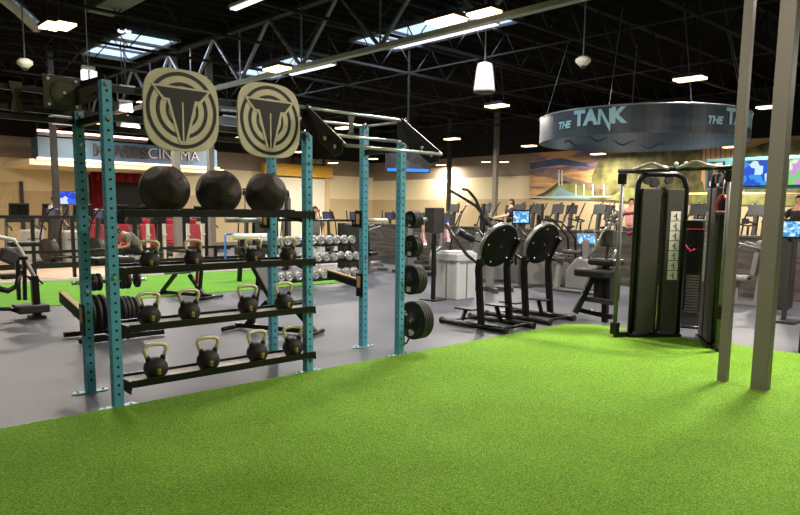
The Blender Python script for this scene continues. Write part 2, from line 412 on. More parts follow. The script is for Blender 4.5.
# two round logo boards
def rounded_poly(sides, d, rr):
    pts = []
    V = [Vector((math.cos(PI/8+k*PI/4), math.sin(PI/8+k*PI/4)))*d/math.cos(PI/8) for k in range(8)]
    for k in range(8):
        a, b, c = V[k-1], V[k], V[(k+1) % 8]
        for t in (0, .25, .5, .75, 1):
            p = b+(a-b).normalized()*rr*(1-t); q = b+(c-b).normalized()*rr*t
            pts.append(tuple(p.lerp(q, t)))
    return pts
def ring(mb, r0, r1, M, m, a0=0, a1=2*PI, n=48, d=.003):
    vs = []; fs = []
    for i in range(n+1):
        a = a0+(a1-a0)*i/n
        for r_ in (r0, r1):
            for z in (0, d): vs.append(M @ Vector((r_*math.cos(a), r_*math.sin(a), z)))
    for i in range(n):
        a = 4*i; b = a+4
        fs += [(a+1, a+3, b+3, b+1), (a, b, b+2, a+2), (a, a+1, b+1, b), (a+2, b+2, b+3, a+3)]
    mb.add(vs, fs, m)
for cx, lab in ((2.675, 'left tan logo board, larger in view'), (3.53, 'right tan logo board')):
    cz = 2.462; M = T(*RL(cx, 5.515, cz)) @ rot('X', PI/2); R = .335
    bd = MB().prism([(R*math.copysign(abs(math.cos(a))**.62, math.cos(a)), R*math.copysign(abs(math.sin(a))**.62, math.sin(a))) for a in [2*PI*k/64 for k in range(64)]], .02, M).build('logo_board', boardm, rack, bevel=.003); bd['label'] = lab
    e = MB(); F_ = M @ T(0, 0, .0102)
    ring(e, R*.84, R*.93, F_, 0)
    ring(e, R*.59, R*.68, F_, 0)
    ring(e, R*.36, R*.43, F_, 0)
    TT = [(-.69, .52), (.69, .52), (.46, .27), (.33, .27), (.06, -.74), (-.06, -.74), (-.33, .27), (-.46, .27)]
    BT = [(-.80, .57), (.80, .57), (.50, .21), (.39, .21), (.11, -.80), (-.11, -.80), (-.39, .21), (-.50, .21)]
    e.prism([(a*R, b*R) for a, b in BT], .004, F_ @ T(0, 0, .003), 1)
    e.prism([(a*R, b*R) for a, b in TT], .004, F_ @ T(0, 0, .0055), 0)
    e.prism([(-.02*R, -.74*R), (.02*R, -.74*R), (.02*R, .2*R), (-.02*R, .2*R)], .004, F_ @ T(0, 0, .007), 1)
    e.build('emblem', [inkm, boardm], bd)
    for zz in (2.36, 2.585): MB().box(RL(cx, 5.555, zz), (.12, .06, .08)).build('bracket', blackm, bd)
# climbing and pull-up frame above the right bay
tubeM = mat('chrome_tube', '#b9bcc0', .3, .7, .05, 10)
for X in (4.01, 5.29):
    s = .0
    g = MB(); g.prism([(0.02, 2.66), (-.05, 2.66), (-.62, 2.28), (-.62, 2.17), (-.50, 2.15), (-.30, 2.27), (.02, 2.46)], .008, T(*RL(X-.045, RY, 0)) @ rot('Z', PI/2) @ rot('X', PI/2))
    go = g.build('gusset_plate', blackm, rack); go['label'] = 'dark slanted side plate'
    bolts([(RL(X-.049, RY+yy, zz), RL(X-.07, RY+yy, zz)) for yy, zz in ((-.04, 2.635), (-.53, 2.235), (-.38, 2.32), (0, 2.40))], .02, chrome, go)
    MB().tube([RL(X, RY-.02, 2.64), RL(X, RY-.61, 2.245)], .016).build('slanted_tube', tubeM, rack)
MB().tube([RL(3.75, RY-.02, 2.64), RL(5.31, RY-.02, 2.64)], .017).build('pull_up_bar', tubeM, rack)
MB().tube([RL(4.0, RY-.61, 2.245), RL(5.29, RY-.61, 2.245)], .017).build('pull_up_bar', tubeM, rack)
MB().tube([RL(4.01, RY, 2.41), RL(5.29, RY, 2.41)], .018).build('pull_up_bar', tubeM, rack)
MB().tube([RL(4.01, RB, 2.63), RL(5.29, RB, 2.63)], .017).build('pull_up_bar', tubeM, rack)
MB().tube([RL(5.29, RY, 2.63), RL(5.29, RB, 2.63)], .014).build('pull_up_bar', tubeM, rack)
for x, y, z in [(4.01, RY-.02, 2.64), (5.31, RY-.02, 2.64), (5.29, RB, 2.645), (4.01, RY, 2.41), (5.29, RY, 2.41)]: MB().ball(RL(x, y, z), .03, 0, 12).build('end_cap', chrome, rack)
hk = MB().prism([(-.05, .1), (.05, .1), (.03, .03), (.03, -.05), (.05, -.12), (-.05, -.12), (-.03, -.05), (-.03, .03)], .012, T(*RL(5.05, RB-.05, 2.62)) @ rot('X', PI/2)); hk.build('hook_bracket', oliveb, rack)
# storage horns with collars on the right front upright
HZ = [(1.555, .1, 4, .03), (1.25, .13, 3, .033), (.865, .172, 4, .033), (.385, .225, 4, .036)]
for z, r_, n_, t_ in HZ:
    h = MB().box(RL(5.34, RY, z), (.02, .09, .16)).cyl(RL(5.33, RY, z), RL(5.7, RY, z), .0245, 1, 14)
    ho = h.build('storage_horn', [blackm, chrome], rack)
    MB().cyl(RL(5.36, RY, z), RL(5.41, RY, z), .045, 0, 16).cyl(RL(5.41, RY, z), RL(5.425, RY, z), .03, 0, 12).build('collar', dgrey, ho)
# low band peg
MB().tube([RL(5.34, RY-.01, .12), RL(5.4, RY-.01, .13), RL(5.44, RY-.01, .18), RL(5.42, RY-.01, .23), RL(5.34, RY-.01, .235)], .011).box(RL(5.335, RY, .18), (.02, .07, .15)).build('band_peg', blackm, rack)
# j hooks and spotter arms on the back uprights
for X in (4.01, 5.29):
    j = MB().box(RL(X, RB+.06, 1.55), (.085, .05, .2)).box(RL(X, RB+.12, 1.475), (.085, .1, .05)).box(RL(X, RB+.17, 1.50), (.085, .02, .1)).box(RL(X-.045, RB+.05, 1.55), (.012, .12, .2))
    jo = j.build('j_hook', blackm, rack, bevel=.004)
    MB().box(RL(X, RB+.12, 1.504), (.075, .085, .01)).box(RL(X-.052, RB+.05, 1.55), (.003, .06, .12)).build('liner', tan_pad, jo)
for X, z0, z1 in ((2.09, .66, .79), (5.29, .76, .84)):
    s = MB().bar(RL(X, RB+.05, z0), RL(X, RB+.68, z1), .06, .09).box(RL(X-.045, RB+.02, z0), (.012, .12, .28))
    so = s.build('spotter_arm', blackm, rack, bevel=.004)
    MB().bar(RL(X, RB+.1, z0+.062), RL(X, RB+.68, z1+.05), .05, .014).box(RL(X, RB+.685, z1+.01), (.055, .012, .1)).box(RL(X-.052, RB+.03, z0+.04), (.003, .06, .14)).build('liner', tan_pad, so)

# weight plates on the horns
pn = {0: ('small', '10'), 1: ('mid sized', '25'), 2: ('large', '35'), 3: ('largest', '45')}
places = ['on the topmost horn', 'on the second highest horn', 'on the second lowest horn', 'on the lowest horn']
for k, (z, r_, n_, t_) in enumerate(HZ):
    for i in range(n_):
        x = 5.435+(.05 if k == 3 else 0)+i*(t_+.002)
        mb = MB(); prof = [(.026, 0), (r_*.3, 0), (r_*.32, .004), (r_*.78, .006), (r_*.8, 0), (r_*.96, 0), (r_, .005), (r_, t_-.005), (r_*.96, t_), (.026, t_)]
        mb.lathe(prof, rot('Y', PI/2), 0, 40)
        ordn = ['nearest the post', 'second out from the post', 'third out from the post', 'outermost'][i if i < n_-1 else 3]
        o = tagged(mb.build('weight_plate', rubber, loc=(x, RY, z)), '%s black weight plate %s, %s' % (pn[k][0], places[k], ordn), 'weight plate', 'weight plates stored on the teal post')
        if i == 0:
            for a in (60, 180, 300):
                aa = math.radians(a); M = T(-.002, math.sin(aa)*r_*.62, math.cos(aa)*r_*.62) @ FACEX @ rot('Z', -aa)
                if a in (60, 180): t = text('number', pn[k][1], r_*.42, whitep, M, o, .003, .003)
            MB().box((-.001, 0, -r_*.62), (.003, r_*.34, r_*.07)).build('print', whitep, o)
        hs = MB()
        hs.lathe([(.026, -.001), (.05, -.001), (.05, .002)], rot('Y', PI/2), 0, 20)
        hs.build('hub_ring', dgrey, o)
# barbell in the j hooks
bz = 1.535
b = empty('barbell', 'barbell with silver sleeves resting in the hooks behind the teal rack', 'barbell', (4.65, RB+.125, bz))
MB().cyl((-.72, 0, 0), (.72, 0, 0), .0145, 0, 12).build('shaft', blackt, b)
for s in (-1, 1):
    MB().cyl((s*.70, 0, 0), (s*.735, 0, 0), .036, 0, 16).cyl((s*.735, 0, 0), (s*1.12, 0, 0), .025, 0, 16).build('sleeve', steelw, b)

# ---- kettlebells
def make_kb():
    o = empty('kettlebell', 'x', 'kettlebell')
    prof = [(.001, 0), (.062, 0), (.07, .004)]
    for i in range(1, 15):
        a = -PI/2+PI*i/15
        if .103*math.cos(a) > .065 or a > 0: prof.append((max(.001, .104*math.cos(a)), .096+.1*math.sin(a)))
    prof.append((.001, .196))
    MB().lathe(prof, None, 0, 28).build('body', kbm, o)
    for s in (-1, 1): MB().lathe([(.026, 0), (.022, .035), (.017, .045)], T(s*.058, 0, .165) @ rot('Y', s*.25), 0, 12).build('shoulder', kbm, o)
    pts = []
    ctrl = [(-.064, .195), (-.074, .235), (-.082, .262), (-.078, .285), (-.060, .300), (-.03, .306), (0, .308), (.03, .306), (.060, .300), (.078, .285), (.082, .262), (.074, .235), (.064, .195)]
    MB().tube([(a*1.17, 0, b) for a, b in ctrl], .0175, 0, 12).build('handle', brass, o)['label'] = 'brushed olive brass handle'
    bd = MB().cyl((0, -.097, .088), (0, -.104, .088), .036, 0, 20).build('badge', inkm, o)
    e = MB(); ring(e, .032, .036, T(0, -.104, .088) @ rot('X', PI/2), 0, n=24, d=.001); e.build('badge_ring', mat('dull_gold', '#4a3f28', .5, .2), bd)
    text('number', '35', .034, goldp, T(0, -.1055, .099) @ FACEC, bd, .002, .0015)
    text('number', '16', .024, goldp, T(0, -.1055, .072) @ FACEC, bd, .002, .0012)
    return o
kb = make_kb(); first = True
rows = [(SZ[0]-.033, 1.0, [154.5, 207.8, 257.5, 293.4], 'bottom kettlebell shelf'), (SZ[1]-.033, .93, [149.5, 190, 248.7, 284.8], 'middle kettlebell shelf'), (SZ[2]-.033, .80, [152, 195.6, 255, 289.6], 'top kettlebell shelf')]
names = ['leftmost', 'second from the left', 'third from the left', 'rightmost']
for z, s, xs, nm in rows:
    for i, px in enumerate(xs):
        p = at(px-1, 300, Y=5.645)
        lab = 'black kettlebell with brass handle on the %s, %s' % (nm, names[i])
        rz = random.uniform(-.22, .12)
        if first: kb.location = (p.x, 5.645, z); kb.rotation_euler = (0, 0, rz); kb.scale = (s,)*3; kb['label'] = lab; kb['group'] = 'kettlebells on the teal rack'; first = False
        else: dup(kb, (p.x, 5.645, z), rz, lab, s)
# ---- medicine balls
gphi = (1+5**.5)/2
dod = [Vector(v).normalized() for v in [(0, 1, gphi), (0, 1, -gphi), (0, -1, gphi), (0, -1, -gphi), (1, gphi, 0), (1, -gphi, 0), (-1, gphi, 0), (-1, -gphi, 0), (gphi, 0, 1), (-gphi, 0, 1), (gphi, 0, -1), (-gphi, 0, -1)]]
for i, (px, R, rr, wh) in enumerate([(165, .215, (.3, .2, .2), 'leftmost'), (219, .208, (.1, .5, .9), 'middle'), (266, .204, (.5, .1, 1.6), 'rightmost')]):
    bm = bmesh.new(); bmesh.ops.create_icosphere(bm, subdivisions=5, radius=1)
    from mathutils import Euler
    E = Euler(rr).to_matrix()
    for v in bm.verts:
        n = v.co.normalized(); ds = sorted(((n.dot(d), k) for k, d in enumerate(dod)), reverse=True)
        k1 = .935/ds[0][0]; rad = min(1.0, k1); seam = ds[0][0]-ds[1][0]
        if seam < .03: rad -= .012
        v.co = E @ (n*rad*R)
    for v in bm.verts:
        if v.co.z < -R*.86: v.co.z = -R*.86
        if v.co.z > R*.93: v.co.z = R*.93
    me = bpy.data.meshes.new('medicine_ball'); bm.to_mesh(me); bm.free(); me.materials.append(ballm)
    for p in me.polygons: p.use_smooth = True
    p = at(px, 200, Y=5.76)
    o = bpy.data.objects.new('medicine_ball', me); COL.objects.link(o); o.location = (p.x, 5.76, SZ[3]-.003+R*.86)
    tagged(o, 'big black panelled medicine ball, %s of the three on the top shelf' % wh, 'medicine ball', 'medicine balls on the top shelf')
    if i < 2:
        d = Vector(((.5, -.78, .38) if i == 0 else (.05, -.98, .02))).normalized(); q = d*R*.985
        M = T(*q) @ d.to_track_quat('Z', 'Y').to_matrix().to_4x4() @ rot('Z', .35 if i == 0 else 0)
        g = MB()
        for a in range(3): 
            for b_ in range(3 if i == 0 else 2): g.box(M @ Vector(((b_-1)*.022, (a-1)*.024, .002)), (.015, .015, .004), 0, M.to_3x3())
        g.build('faded_print', mat('faded_print', '#4b443a', .6), o)

# ================================================================ CEILING STEEL
GX = 9.1
nodes = [7.64+2.63*k for k in range(-7, 9)]
g = empty('roof_girder', 'long silver roof girder with W webs crossing the ceiling from top centre to upper left', 'girder', (GX, 0, 4.8))
MB().bar((-.07, -12+3, 0), (-.07, 30.9, 0), .012, .09).bar((0, -9, -.04), (0, 30.9, -.04), .13, .012).bar((.05, -9, 0), (.05, 30.9, 0), .012, .09).build('bottom_chord', mat('chord_silver', '#b4b5b2', .45, .3), g)
MB().bar((0, -9, 1.28), (0, 30.9, 1.28), .17, .1).build('top_chord', dsteel, g)
for k, y in enumerate(nodes):
    if y < -8.5: continue
    MB().bar((0, y, 0), (0, y-1.3, 1.25), .075, .05).build('web', galv, g)
    MB().bar((0, y, 0), (0, y+1.3, 1.25), .075, .05).build('web', galv, g)
    MB().bar((0, y, 0), (0, y, 1.25), .03, .03).build('web', galv, g)
def joist(x0, x1, y, lab, zb=5.3, zt=6.05, step=1.25, m=dsteel, axis='x'):
    j = empty('roof_joist', lab, 'joist', (x0 if axis == 'x' else y, y if axis == 'x' else x0, zb), 0 if axis == 'x' else PI/2, 'roof joists')
    L = x1-x0; h = zt-zb
    MB().bar((0, -.03, 0), (L, -.03, 0), .02, .05).bar((0, .03, 0), (L, .03, 0), .02, .05).build('bottom_chord', m, j)
    MB().bar((0, -.03, h), (L, -.03, h), .02, .05).bar((0, .03, h), (L, .03, h), .02, .05).build('top_chord', m, j)
    w = MB(); x = .3
    while x+step < L:
        w.tube([(x, 0, 0), (x+step/2, 0, h)], .014, 0, 6).tube([(x+step/2, 0, h), (x+step, 0, 0)], .014, 0, 6); x += step
    w.build('web', m, j)
jm = mat('joist_grey', '#1e1f21', .6, .2, .15, 4)
for k in range(-3, 9):
    y = 8.36+2.57*k
    if y > 30: break
    joist(GX+.05, 26.9, y, 'open web steel joist running to the far right wall, joist %s' % ('over the turf' if y < 6 else 'over the machines' if y < 12 else 'over the far floor'), m=jm if k in (0, 1, 2, 3) else dsteel)
    joist(-5, GX-.05, y, 'open web steel joist ending at the silver girder, %s' % ('above the camera side' if y < 6 else 'above the rack' if y < 12 else 'above the cinema floor'), m=dsteel)
for i, X in enumerate((12.95, 17.0, 21.5)):
    tagged(MB().bar((X, -8, 5.3), (X, 30.9, 5.3), .03, .03).build('bridging_bar', jm), 'thin bridging bar crossing under the roof joists, %s' % ['nearest the silver girder', 'midway to the right wall', 'furthest from the silver girder'][i], 'bar', 'bridging bars')
# skylights
for i, (x0, x1, y0, y1, lab) in enumerate([(11.9, 13.5, 10.2, 14.6, 'bright skylight beside the girder, top centre'), (11.9, 13.4, 17.2, 20.8, 'bright skylight above the right logo board'), (7.3, 8.7, 18.0, 21.3, 'bright skylight above the left logo board')]):
    s = MB()
    s.box(((x0+x1)/2, (y0+y1)/2, ZC-.03), (x1-x0, y1-y0, .02), 0)
    o = s.build('skylight', skyl)
    fr = MB()
    for yy in [y0+(y1-y0)*k/3 for k in range(4)]: fr.box(((x0+x1)/2, yy, ZC-.06), (x1-x0+.1, .06, .08))
    for xx in (x0, x1): fr.box((xx, (y0+y1)/2, ZC-.06), (.06, y1-y0, .08))
    fr.build('frame', mat('skylight_frame', '#6b7078', .5, .3), o)
    tagged(o, lab, 'skylight')
# long strip fixtures
for (a, b_, z, lab, lit) in [((399, 48.5), (498, 25.5), 4.82, 'long white strip light hanging just right of the silver girder, top centre', 1), ((291, 75.5), (334, 65.5), 4.82, 'short white strip light just right of the right logo board', 1), ((233, 10.5), (277, -1), 4.9, 'white strip light at the top edge above the right logo board', 1)]:
    p = at(*a, Z=z); q = at(*b_, Z=z); q.x = p.x
    n_ = 3 if lit and (p-q).length > 3 else 1
    o = empty('strip_light', lab, 'strip light', p)
    MB().bar((0, 0, .05), q-p+Vector((0, 0, .05)), .16, .05).build('housing', whitep, o)
    MB().bar((0, 0, .015), q-p+Vector((0, 0, .015)), .11, .02).build('lens', striplit, o)
    h = MB()
    for t in (.1, .9): h.bar((q-p)*t+Vector((0, 0, .07)), (q-p)*t+Vector((0, 0, ZC-z)), .012)
    h.build('hanger', dsteel, o)
# big duct, top left, and grey vents glimpsed behind the rack
p = at(150, -20, Z=5.4); 
tagged(MB().box((5.2, 9.6, 5.55), (.5, 9, .35)).build('air_duct', mat('duct_teal_grey', '#4a5c5e', .5, .3, .1, 3), bevel=.02), 'grey green air duct crossing the top edge left of centre', 'duct')
tagged(MB().tube([at(-6, -12, Z=5.2), at(8, 0, Z=5.2), at(22, 12, Z=5.2), at(36, 26, Z=5.2)], .12, 0, 14).build('flexible_duct', galv), 'grey round duct in the top left corner', 'duct')
pv = mat('vent_grey', '#666a72', .45, .3, .1, 5)
for (x0, y0, x1, y1, lab) in [(117, 86, 133, 94, 'upper grey vent panel just right of the front left post top'), (116, 101, 130, 112, 'grey vent panel second from the top right of the front left post'), (118, 117, 137, 128, 'lower grey vent panel right of the front left post'), (84, 84, 98, 98, 'grey vent panel behind the perforated arm'), (50, 115, 76, 126, 'grey vent panel below the olive target plate'), (219, 101, 235, 112, 'upper grey vent panel between the logo boards'), (220, 116, 236, 128, 'lower grey vent panel between the logo boards')]:
    a = at(x0, y0, Y=19.0); c = at(x1, y1, Y=19.0)
    o = empty('vent_panel', lab, 'vent', ((a.x+c.x)/2, 19, (a.z+c.z)/2), 0, 'grey vent panels')
    w, h = abs(c.x-a.x), abs(a.z-c.z)
    MB().box((0, 0, 0), (w, .35, h)).build('housing', pv, o, bevel=.02)
    for s_ in (-1, 1): MB().box((0, -.18, s_*h/2), (w, .04, .05)).build('rim', whitep, o)
    MB().bar((0, 0, h/2), (0, 0, ZC-(a.z+c.z)/2), .02).build('hanger', dsteel, o)
# speaker, sensors
p = at(485, 62, Z=4.35)
o = empty('pendant_speaker', 'white bell shaped speaker hanging from the dark ceiling', 'speaker', p)
MB().lathe([(.05, .0), (.13, -.03), (.15, -.1), (.19, -.45), (.2, -.5), (.17, -.52), (.001, -.52)], None, 0, 24).build('body', mat('speaker_white', '#e4e9ee', .5), o)
MB().lathe([(.17, -.52), (.19, -.535), (.15, -.55), (.001, -.55)], None, 0, 24).build('grille', dgrey, o)
MB().tube([(0, 0, 0), (0, 0, ZC-4.35)], .012).build('rod', galv, o)
for (px, py, zt, lab) in [(583, 62, 4.3, 'white dome sensor hanging on a thin rod left of the round canopy'), (25, 64, 4.2, 'small white dome sensor at the upper left above the olive plate')]:
    p = at(px, py, Z=zt)
    o = empty('dome_sensor', lab, 'sensor', p)
    s = MB().lathe([(.001, -.08), (.06, -.07), (.11, -.02), (.13, 0), (.13, .05), (.08, .09), (.001, .1)], None, 0, 20).build('body', whitep, o)
    MB().lathe([(.001, -.12), (.05, -.1), (.06, -.07)], None, 0, 16).build('lens', dgrey, o)
    MB().tube([(0, 0, .09), (0, 0, ZC-zt)], .012).build('rod', galv, o)
for (px, py, lab) in [(121, 31, 'left small white spotlight near the top left'), (128, 31, 'right small white spotlight near the top left')]:
    p = at(px, py, Z=5.3); o = empty('spotlight', lab, 'spotlight', p)
    MB().ball((0, 0, 0), .055, 0, 12, (1.3, 1, .8)).build('lens', striplit, o)
    MB().bar((0, 0, .03), (0, 0, .9), .012).lathe([(.03, .05), (.07, 0)], None, 0, 12).build('housing', dgrey, o)
o = empty('twin_emergency_lamp', 'twin headed white emergency lamp just left of the front left post top', 'lamp', at(88, 68, Y=15))
MB().box((0, 0, 0), (.25, .1, .08)).bar((0, 0, 0), (0, 0, ZC-o.location.z), .015).build('body', whitep, o)
for s in (-1, 1): MB().box((s*.09, -.04, -.16), (.12, .1, .2)).build('lamp_head', striplit, o, bevel=.01)
# ---- high bay lamps
def area(loc, sx, sy, e, col):
    l = bpy.data.lights.new('lamp_glow', 'AREA'); l.shape = 'RECTANGLE'; l.size = sx; l.size_y = sy; l.energy = e; l.color = col
    o = bpy.data.objects.new('lamp_glow', l); COL.objects.link(o); o.location = loc; return o
WARM = (1, .9, .78)
lampspots = [((690, 79), 4.6, 'near the round canopy, largest in view', 1), ((497, 106), 4.6, 'above the middle of the room between girder and canopy', 1), ((452, 139), 4.6, 'above the cream wall left of the square column', 1), ((529, 146), 4.6, 'just left of the canopy edge', 1),
    ((344, 128), 4.6, 'seen through the pull-up frame', 1), ((770, 107), 4.6, 'between the two grey columns and the right edge', 1), ((299, 152), 4.6, 'just left of the teal post beside the yellow beam', .9), ((333, 163), 4.0, 'right of the yellow beam', .8), ((373, 159), 4.3, 'left of the hanging television', .8),
    ((441, 165), 4.07, 'low above the thin dark column', .8), ((731, 147), 4.0, 'behind the slimmer grey column', .8), ((598, 154), 4.1, 'just under the left of the canopy', .9), ((486, 162), 3.9, 'touching the square column on its left', .6), ((504, 162), 3.9, 'touching the square column on its right', .6),
    ((277, 69), 4.72, 'shining beside the girder above the right logo board', 1), ((446, 21), 4.72, 'long pair shining beside the girder at the top centre', 1), ((484, 13), 4.72, 'right end lamp beside the girder at the top', .8), ((52, 26), 4.6, 'left lamp of the bright pair at the top left', .8), ((63, 26), 4.6, 'right lamp of the bright pair at the top left', .8), ((140, 102), 4.5, 'small point beside the left logo board', .35)]
proto = None
for i, ((px, py), z, lab, s) in enumerate(lampspots):
    p = at(px, py, Z=z)
    if proto is None:
        o = proto = empty('high_bay_lamp', '', 'lamp', p, 0, 'high bay lamps')
        MB().box((0, 0, .05), (.36, .66, .06)).box((0, 0, .1), (.12, .3, .07)).build('housing', dgrey, o)
        MB().box((-.095, 0, 0), (.15, .62, .05)).box((.095, 0, 0), (.15, .62, .05)).build('lens', lensw, o)
        MB().bar((0, -.25, .08), (0, 0, 1.6), .01).bar((0, .25, .08), (0, 0, 1.6), .01).build('cable', dgrey, o)
    else: o = dup(proto, p, 0, None, s)
    o['label'] = 'lit warm white high bay lamp ' + lab

# ================================================================ ROUND CANOPY SIGN
def canopy_mat():
    m = bpy.data.materials.new('canopy_print'); m.use_nodes = True; nt = m.node_tree; b = nt.nodes['Principled BSDF']
    tc = nt.nodes.new('ShaderNodeTexCoord'); n = nt.nodes.new('ShaderNodeTexNoise'); n.inputs['Scale'].default_value = 1.2; n.inputs['Detail'].default_value = 5
    mp = nt.nodes.new('ShaderNodeMapping'); mp.inputs['Scale'].default_value = (.5, .5, 3)
    r = nt.nodes.new('ShaderNodeValToRGB'); r.color_ramp.elements[0].color = lin('#14232e'); r.color_ramp.elements[1].color = lin('#2c4656')
    r.color_ramp.elements[0].position = .35; r.color_ramp.elements[1].position = .7
    nt.links.new(tc.outputs['Object'], mp.inputs['Vector']); nt.links.new(mp.outputs['Vector'], n.inputs['Vector']); nt.links.new(n.outputs['Fac'], r.inputs['Fac'])
    nt.links.new(r.outputs['Color'], b.inputs['Base Color']); b.inputs['Roughness'].default_value = .45
    return m
cc = Vector((16.25, 8.52, 3.4)); CR = 2.47
o = empty('round_canopy_sign', 'round dark blue canopy band hanging from the ceiling with THE TANK lettering', 'sign', cc)
mb = MB(); n = 96; vs = []; fs = []
for k in range(n):
    a = 2*PI*k/n
    for r_, z in ((CR, 0), (CR, .6), (CR-.05, .6), (CR-.05, 0)): vs.append((r_*math.cos(a), r_*math.sin(a), z))
for k in range(n):
    j = (k+1) % n
    for q in range(4): fs.append((4*k+q, 4*j+q, 4*j+(q+1) % 4, 4*k+(q+1) % 4))
mb.add(vs, fs, 0, False); mb.build('band', canopy_mat(), o)
e = MB(); e.tube([(CR*math.cos(a), CR*math.sin(a), .6) for a in [2*PI*k/48 for k in range(48)]], .02, 0, 6, True); e.build('top_rim', galv, o)
for a in (PI+.9, PI+.2, PI+1.6, .6, 1.9, 5.4):
    q = Vector((CR*math.cos(a), CR*math.sin(a), .6)); MB().bar(q, (q.x*.75, q.y*.75, ZC-3.4), .012).build('hanger_cable', galv, o)
ltx = mat('sign_letter_blue', '#9fd4e4', .45, 0, .03, 4)
def curved_text(body, size, a_mid, z, m, parent, bold=.0, shear=0, zs=1, name='lettering'):
    """letters bent round the outside of the band; a_mid = angle of the text middle"""
    t = text(name, body, size, m, Matrix(), parent, .01, bold, shear=shear)
    for v in t.data.vertices:
        x, y, d = v.co
        a = a_mid + x/CR; rr = CR+.012+d
        v.co = (rr*math.cos(a), rr*math.sin(a), z+y*zs)
    return t
def ang(px):  # azimuth round the band whose near point projects to pixel px
    best = None
    for k in range(2000):
        a = 2*PI*k/2000; q = cc+Vector((CR*math.cos(a), CR*math.sin(a), .3)); d = q-Vector((0, 0, H))
        if (q-Vector((0, 0, q.z))).xy.dot(Vector((math.cos(a), math.sin(a)))) > 0: continue
        z = d.dot(fw); x = PXC+F*d.dot(rt)/z
        if best is None or abs(x-px) < best[0]: best = (abs(x-px), a)
    return best[1]
curved_text('THE', .22, ang(564.5), .27, ltx, o, .009, .2)
curved_text('TA', .46, ang(585), .37, ltx, o, .022, 0, 1.0)
curved_text('K', .46, ang(618), .37, ltx, o, .022, 0, 1.0)
nmb = MB()
a0 = ang(605)
def nb(pts):
    vs = []; 
    for x, y in pts:
        a = a0+x/CR
        for d in (.008, .02): vs.append(((CR+d)*math.cos(a), (CR+d)*math.sin(a), .37+y))
    n = len(pts); nmb.add(vs, [tuple(2*i+1 for i in range(n)), tuple(2*i for i in range(n))[::-1]]+[(2*i, 2*((i+1) % n), 2*((i+1) % n)+1, 2*i+1) for i in range(n)])
nb([(-.16, -.16), (-.10, -.16), (-.10, .17), (-.16, .17)]); nb([(-.16, .17), (-.09, .17), (.12, -.34), (.10, -.16)]); nb([(.08, .17), (.15, .17), (.12, -.34)])
nmb.build('lettering', ltx, o)
aT = ang(714.5); curved_text('THE', .22, aT, .27, ltx, o, .009, .2); curved_text('TANK', .46, aT+(ang(599)-ang(564.5)), .37, ltx, o, .018)
wv = MB()
for k in range(7):
    a = .2+k*.33; pts = []
    for i in range(9):
        aa = a+i*.035; pts.append(((CR-.058)*math.cos(aa), (CR-.058)*math.sin(aa), .15+.25*((k*7) % 5)/5+.06*math.sin(i*.9+k)))
    wv.tube(pts, [.004+.02*math.sin(PI*i/8) for i in range(9)], 0, 5)
wo = wv.build('wave_print', mat('wave_dark', '#152c3a', .6), o); wo['kind'] = 'stuff'

# ================================================================ MURAL on the right wall
def mural_sky():
    m = bpy.data.materials.new('mural_sky_paint'); m.use_nodes = True; nt = m.node_tree; b = nt.nodes['Principled BSDF']
    tc = nt.nodes.new('ShaderNodeTexCoord'); mp = nt.nodes.new('ShaderNodeMapping'); mp.inputs['Scale'].default_value = (1, .25, 1.6)
    n = nt.nodes.new('ShaderNodeTexNoise'); n.inputs['Scale'].default_value = 1.3; n.inputs['Detail'].default_value = 5
    r = nt.nodes.new('ShaderNodeValToRGB'); cr = r.color_ramp
    cr.elements[0].position = .3; cr.elements[0].color = lin('#b07d4e'); cr.elements[1].position = .7; cr.elements[1].color = lin('#c0a184')
    for p, c in ((.42, '#e2b87c'), (.5, '#d6a26c'), (.6, '#6d5c78')): e = cr.elements.new(p); e.color = lin(c)
    nt.links.new(tc.outputs['Object'], mp.inputs['Vector']); nt.links.new(mp.outputs['Vector'], n.inputs['Vector']); nt.links.new(n.outputs['Fac'], r.inputs['Fac'])
    nt.links.new(r.outputs['Color'], b.inputs['Base Color']); b.inputs['Roughness'].default_value = .6
    return m
mg = mat('mural_tree_green', '#6c6838', .7, 0, .8, 2.2); mg2 = mat('mural_grass_green', '#8c8f4e', .7, 0, .4, 3)
mural_mats = [mural_sky(), mg, mg2, mat('mural_hill', '#4c4a30', .7, 0, .4, 3), mat('mural_water', '#8fb3b8', .6, 0, .15, 3), mat('mural_bridge', '#8d7468', .6, 0, .15, 4), mat('mural_blue', '#46557c', .6, 0, .3, 2), mat('mural_building', '#d9a878', .6, 0, .06, 3), mat('mural_post', '#e0ddd0', .6, 0, .05, 3), mat('mural_road', '#a89878', .7, 0, .2, 3)]
MX = XW-.02
MM = Matrix(((0, 0, 1, MX), (1, 0, 0, 0), (0, 1, 0, 0), (0, 0, 0, 1)))     # (a, b) -> (Y=a, Z=b)
mu = MB(); mid = [0]
def mp_(poly, m):
    mid[0] += 1
    pts = [(at(x, y, X=MX).y, at(x, y, X=MX).z) for x, y in poly]
    M = MM.copy(); M[0][3] = MX-.01-.004*mid[0]; mu.prism(pts, .006, M, m)
def yz(*p): return p
ya = at(530, 180, X=MX).y
mid[0] += 1; mu.prism([(ya, 2.42), (ya, 4.45), (-8, 4.45), (-8, 2.42)], .01, MM, 0)
mp_([(530, 163), (560, 158), (585, 163), (590, 167), (560, 165), (531, 169)], 6)
mp_([(530, 199), (545, 192), (556, 184), (566, 178), (580, 181), (600, 186), (606, 199)], 3)
mp_([(540, 199.3), (552, 191), (560, 184), (573, 183), (590, 187), (598, 199.6)], 2)
mp_([(549, 199.2), (555, 191), (560, 187), (570, 192), (585, 196), (592, 199.6)], 4)
mp_([(594, 199.6), (592, 176), (600, 160), (608, 154), (640, 152), (700, 150), (705, 172), (700, 190), (662, 204.5)], 1)
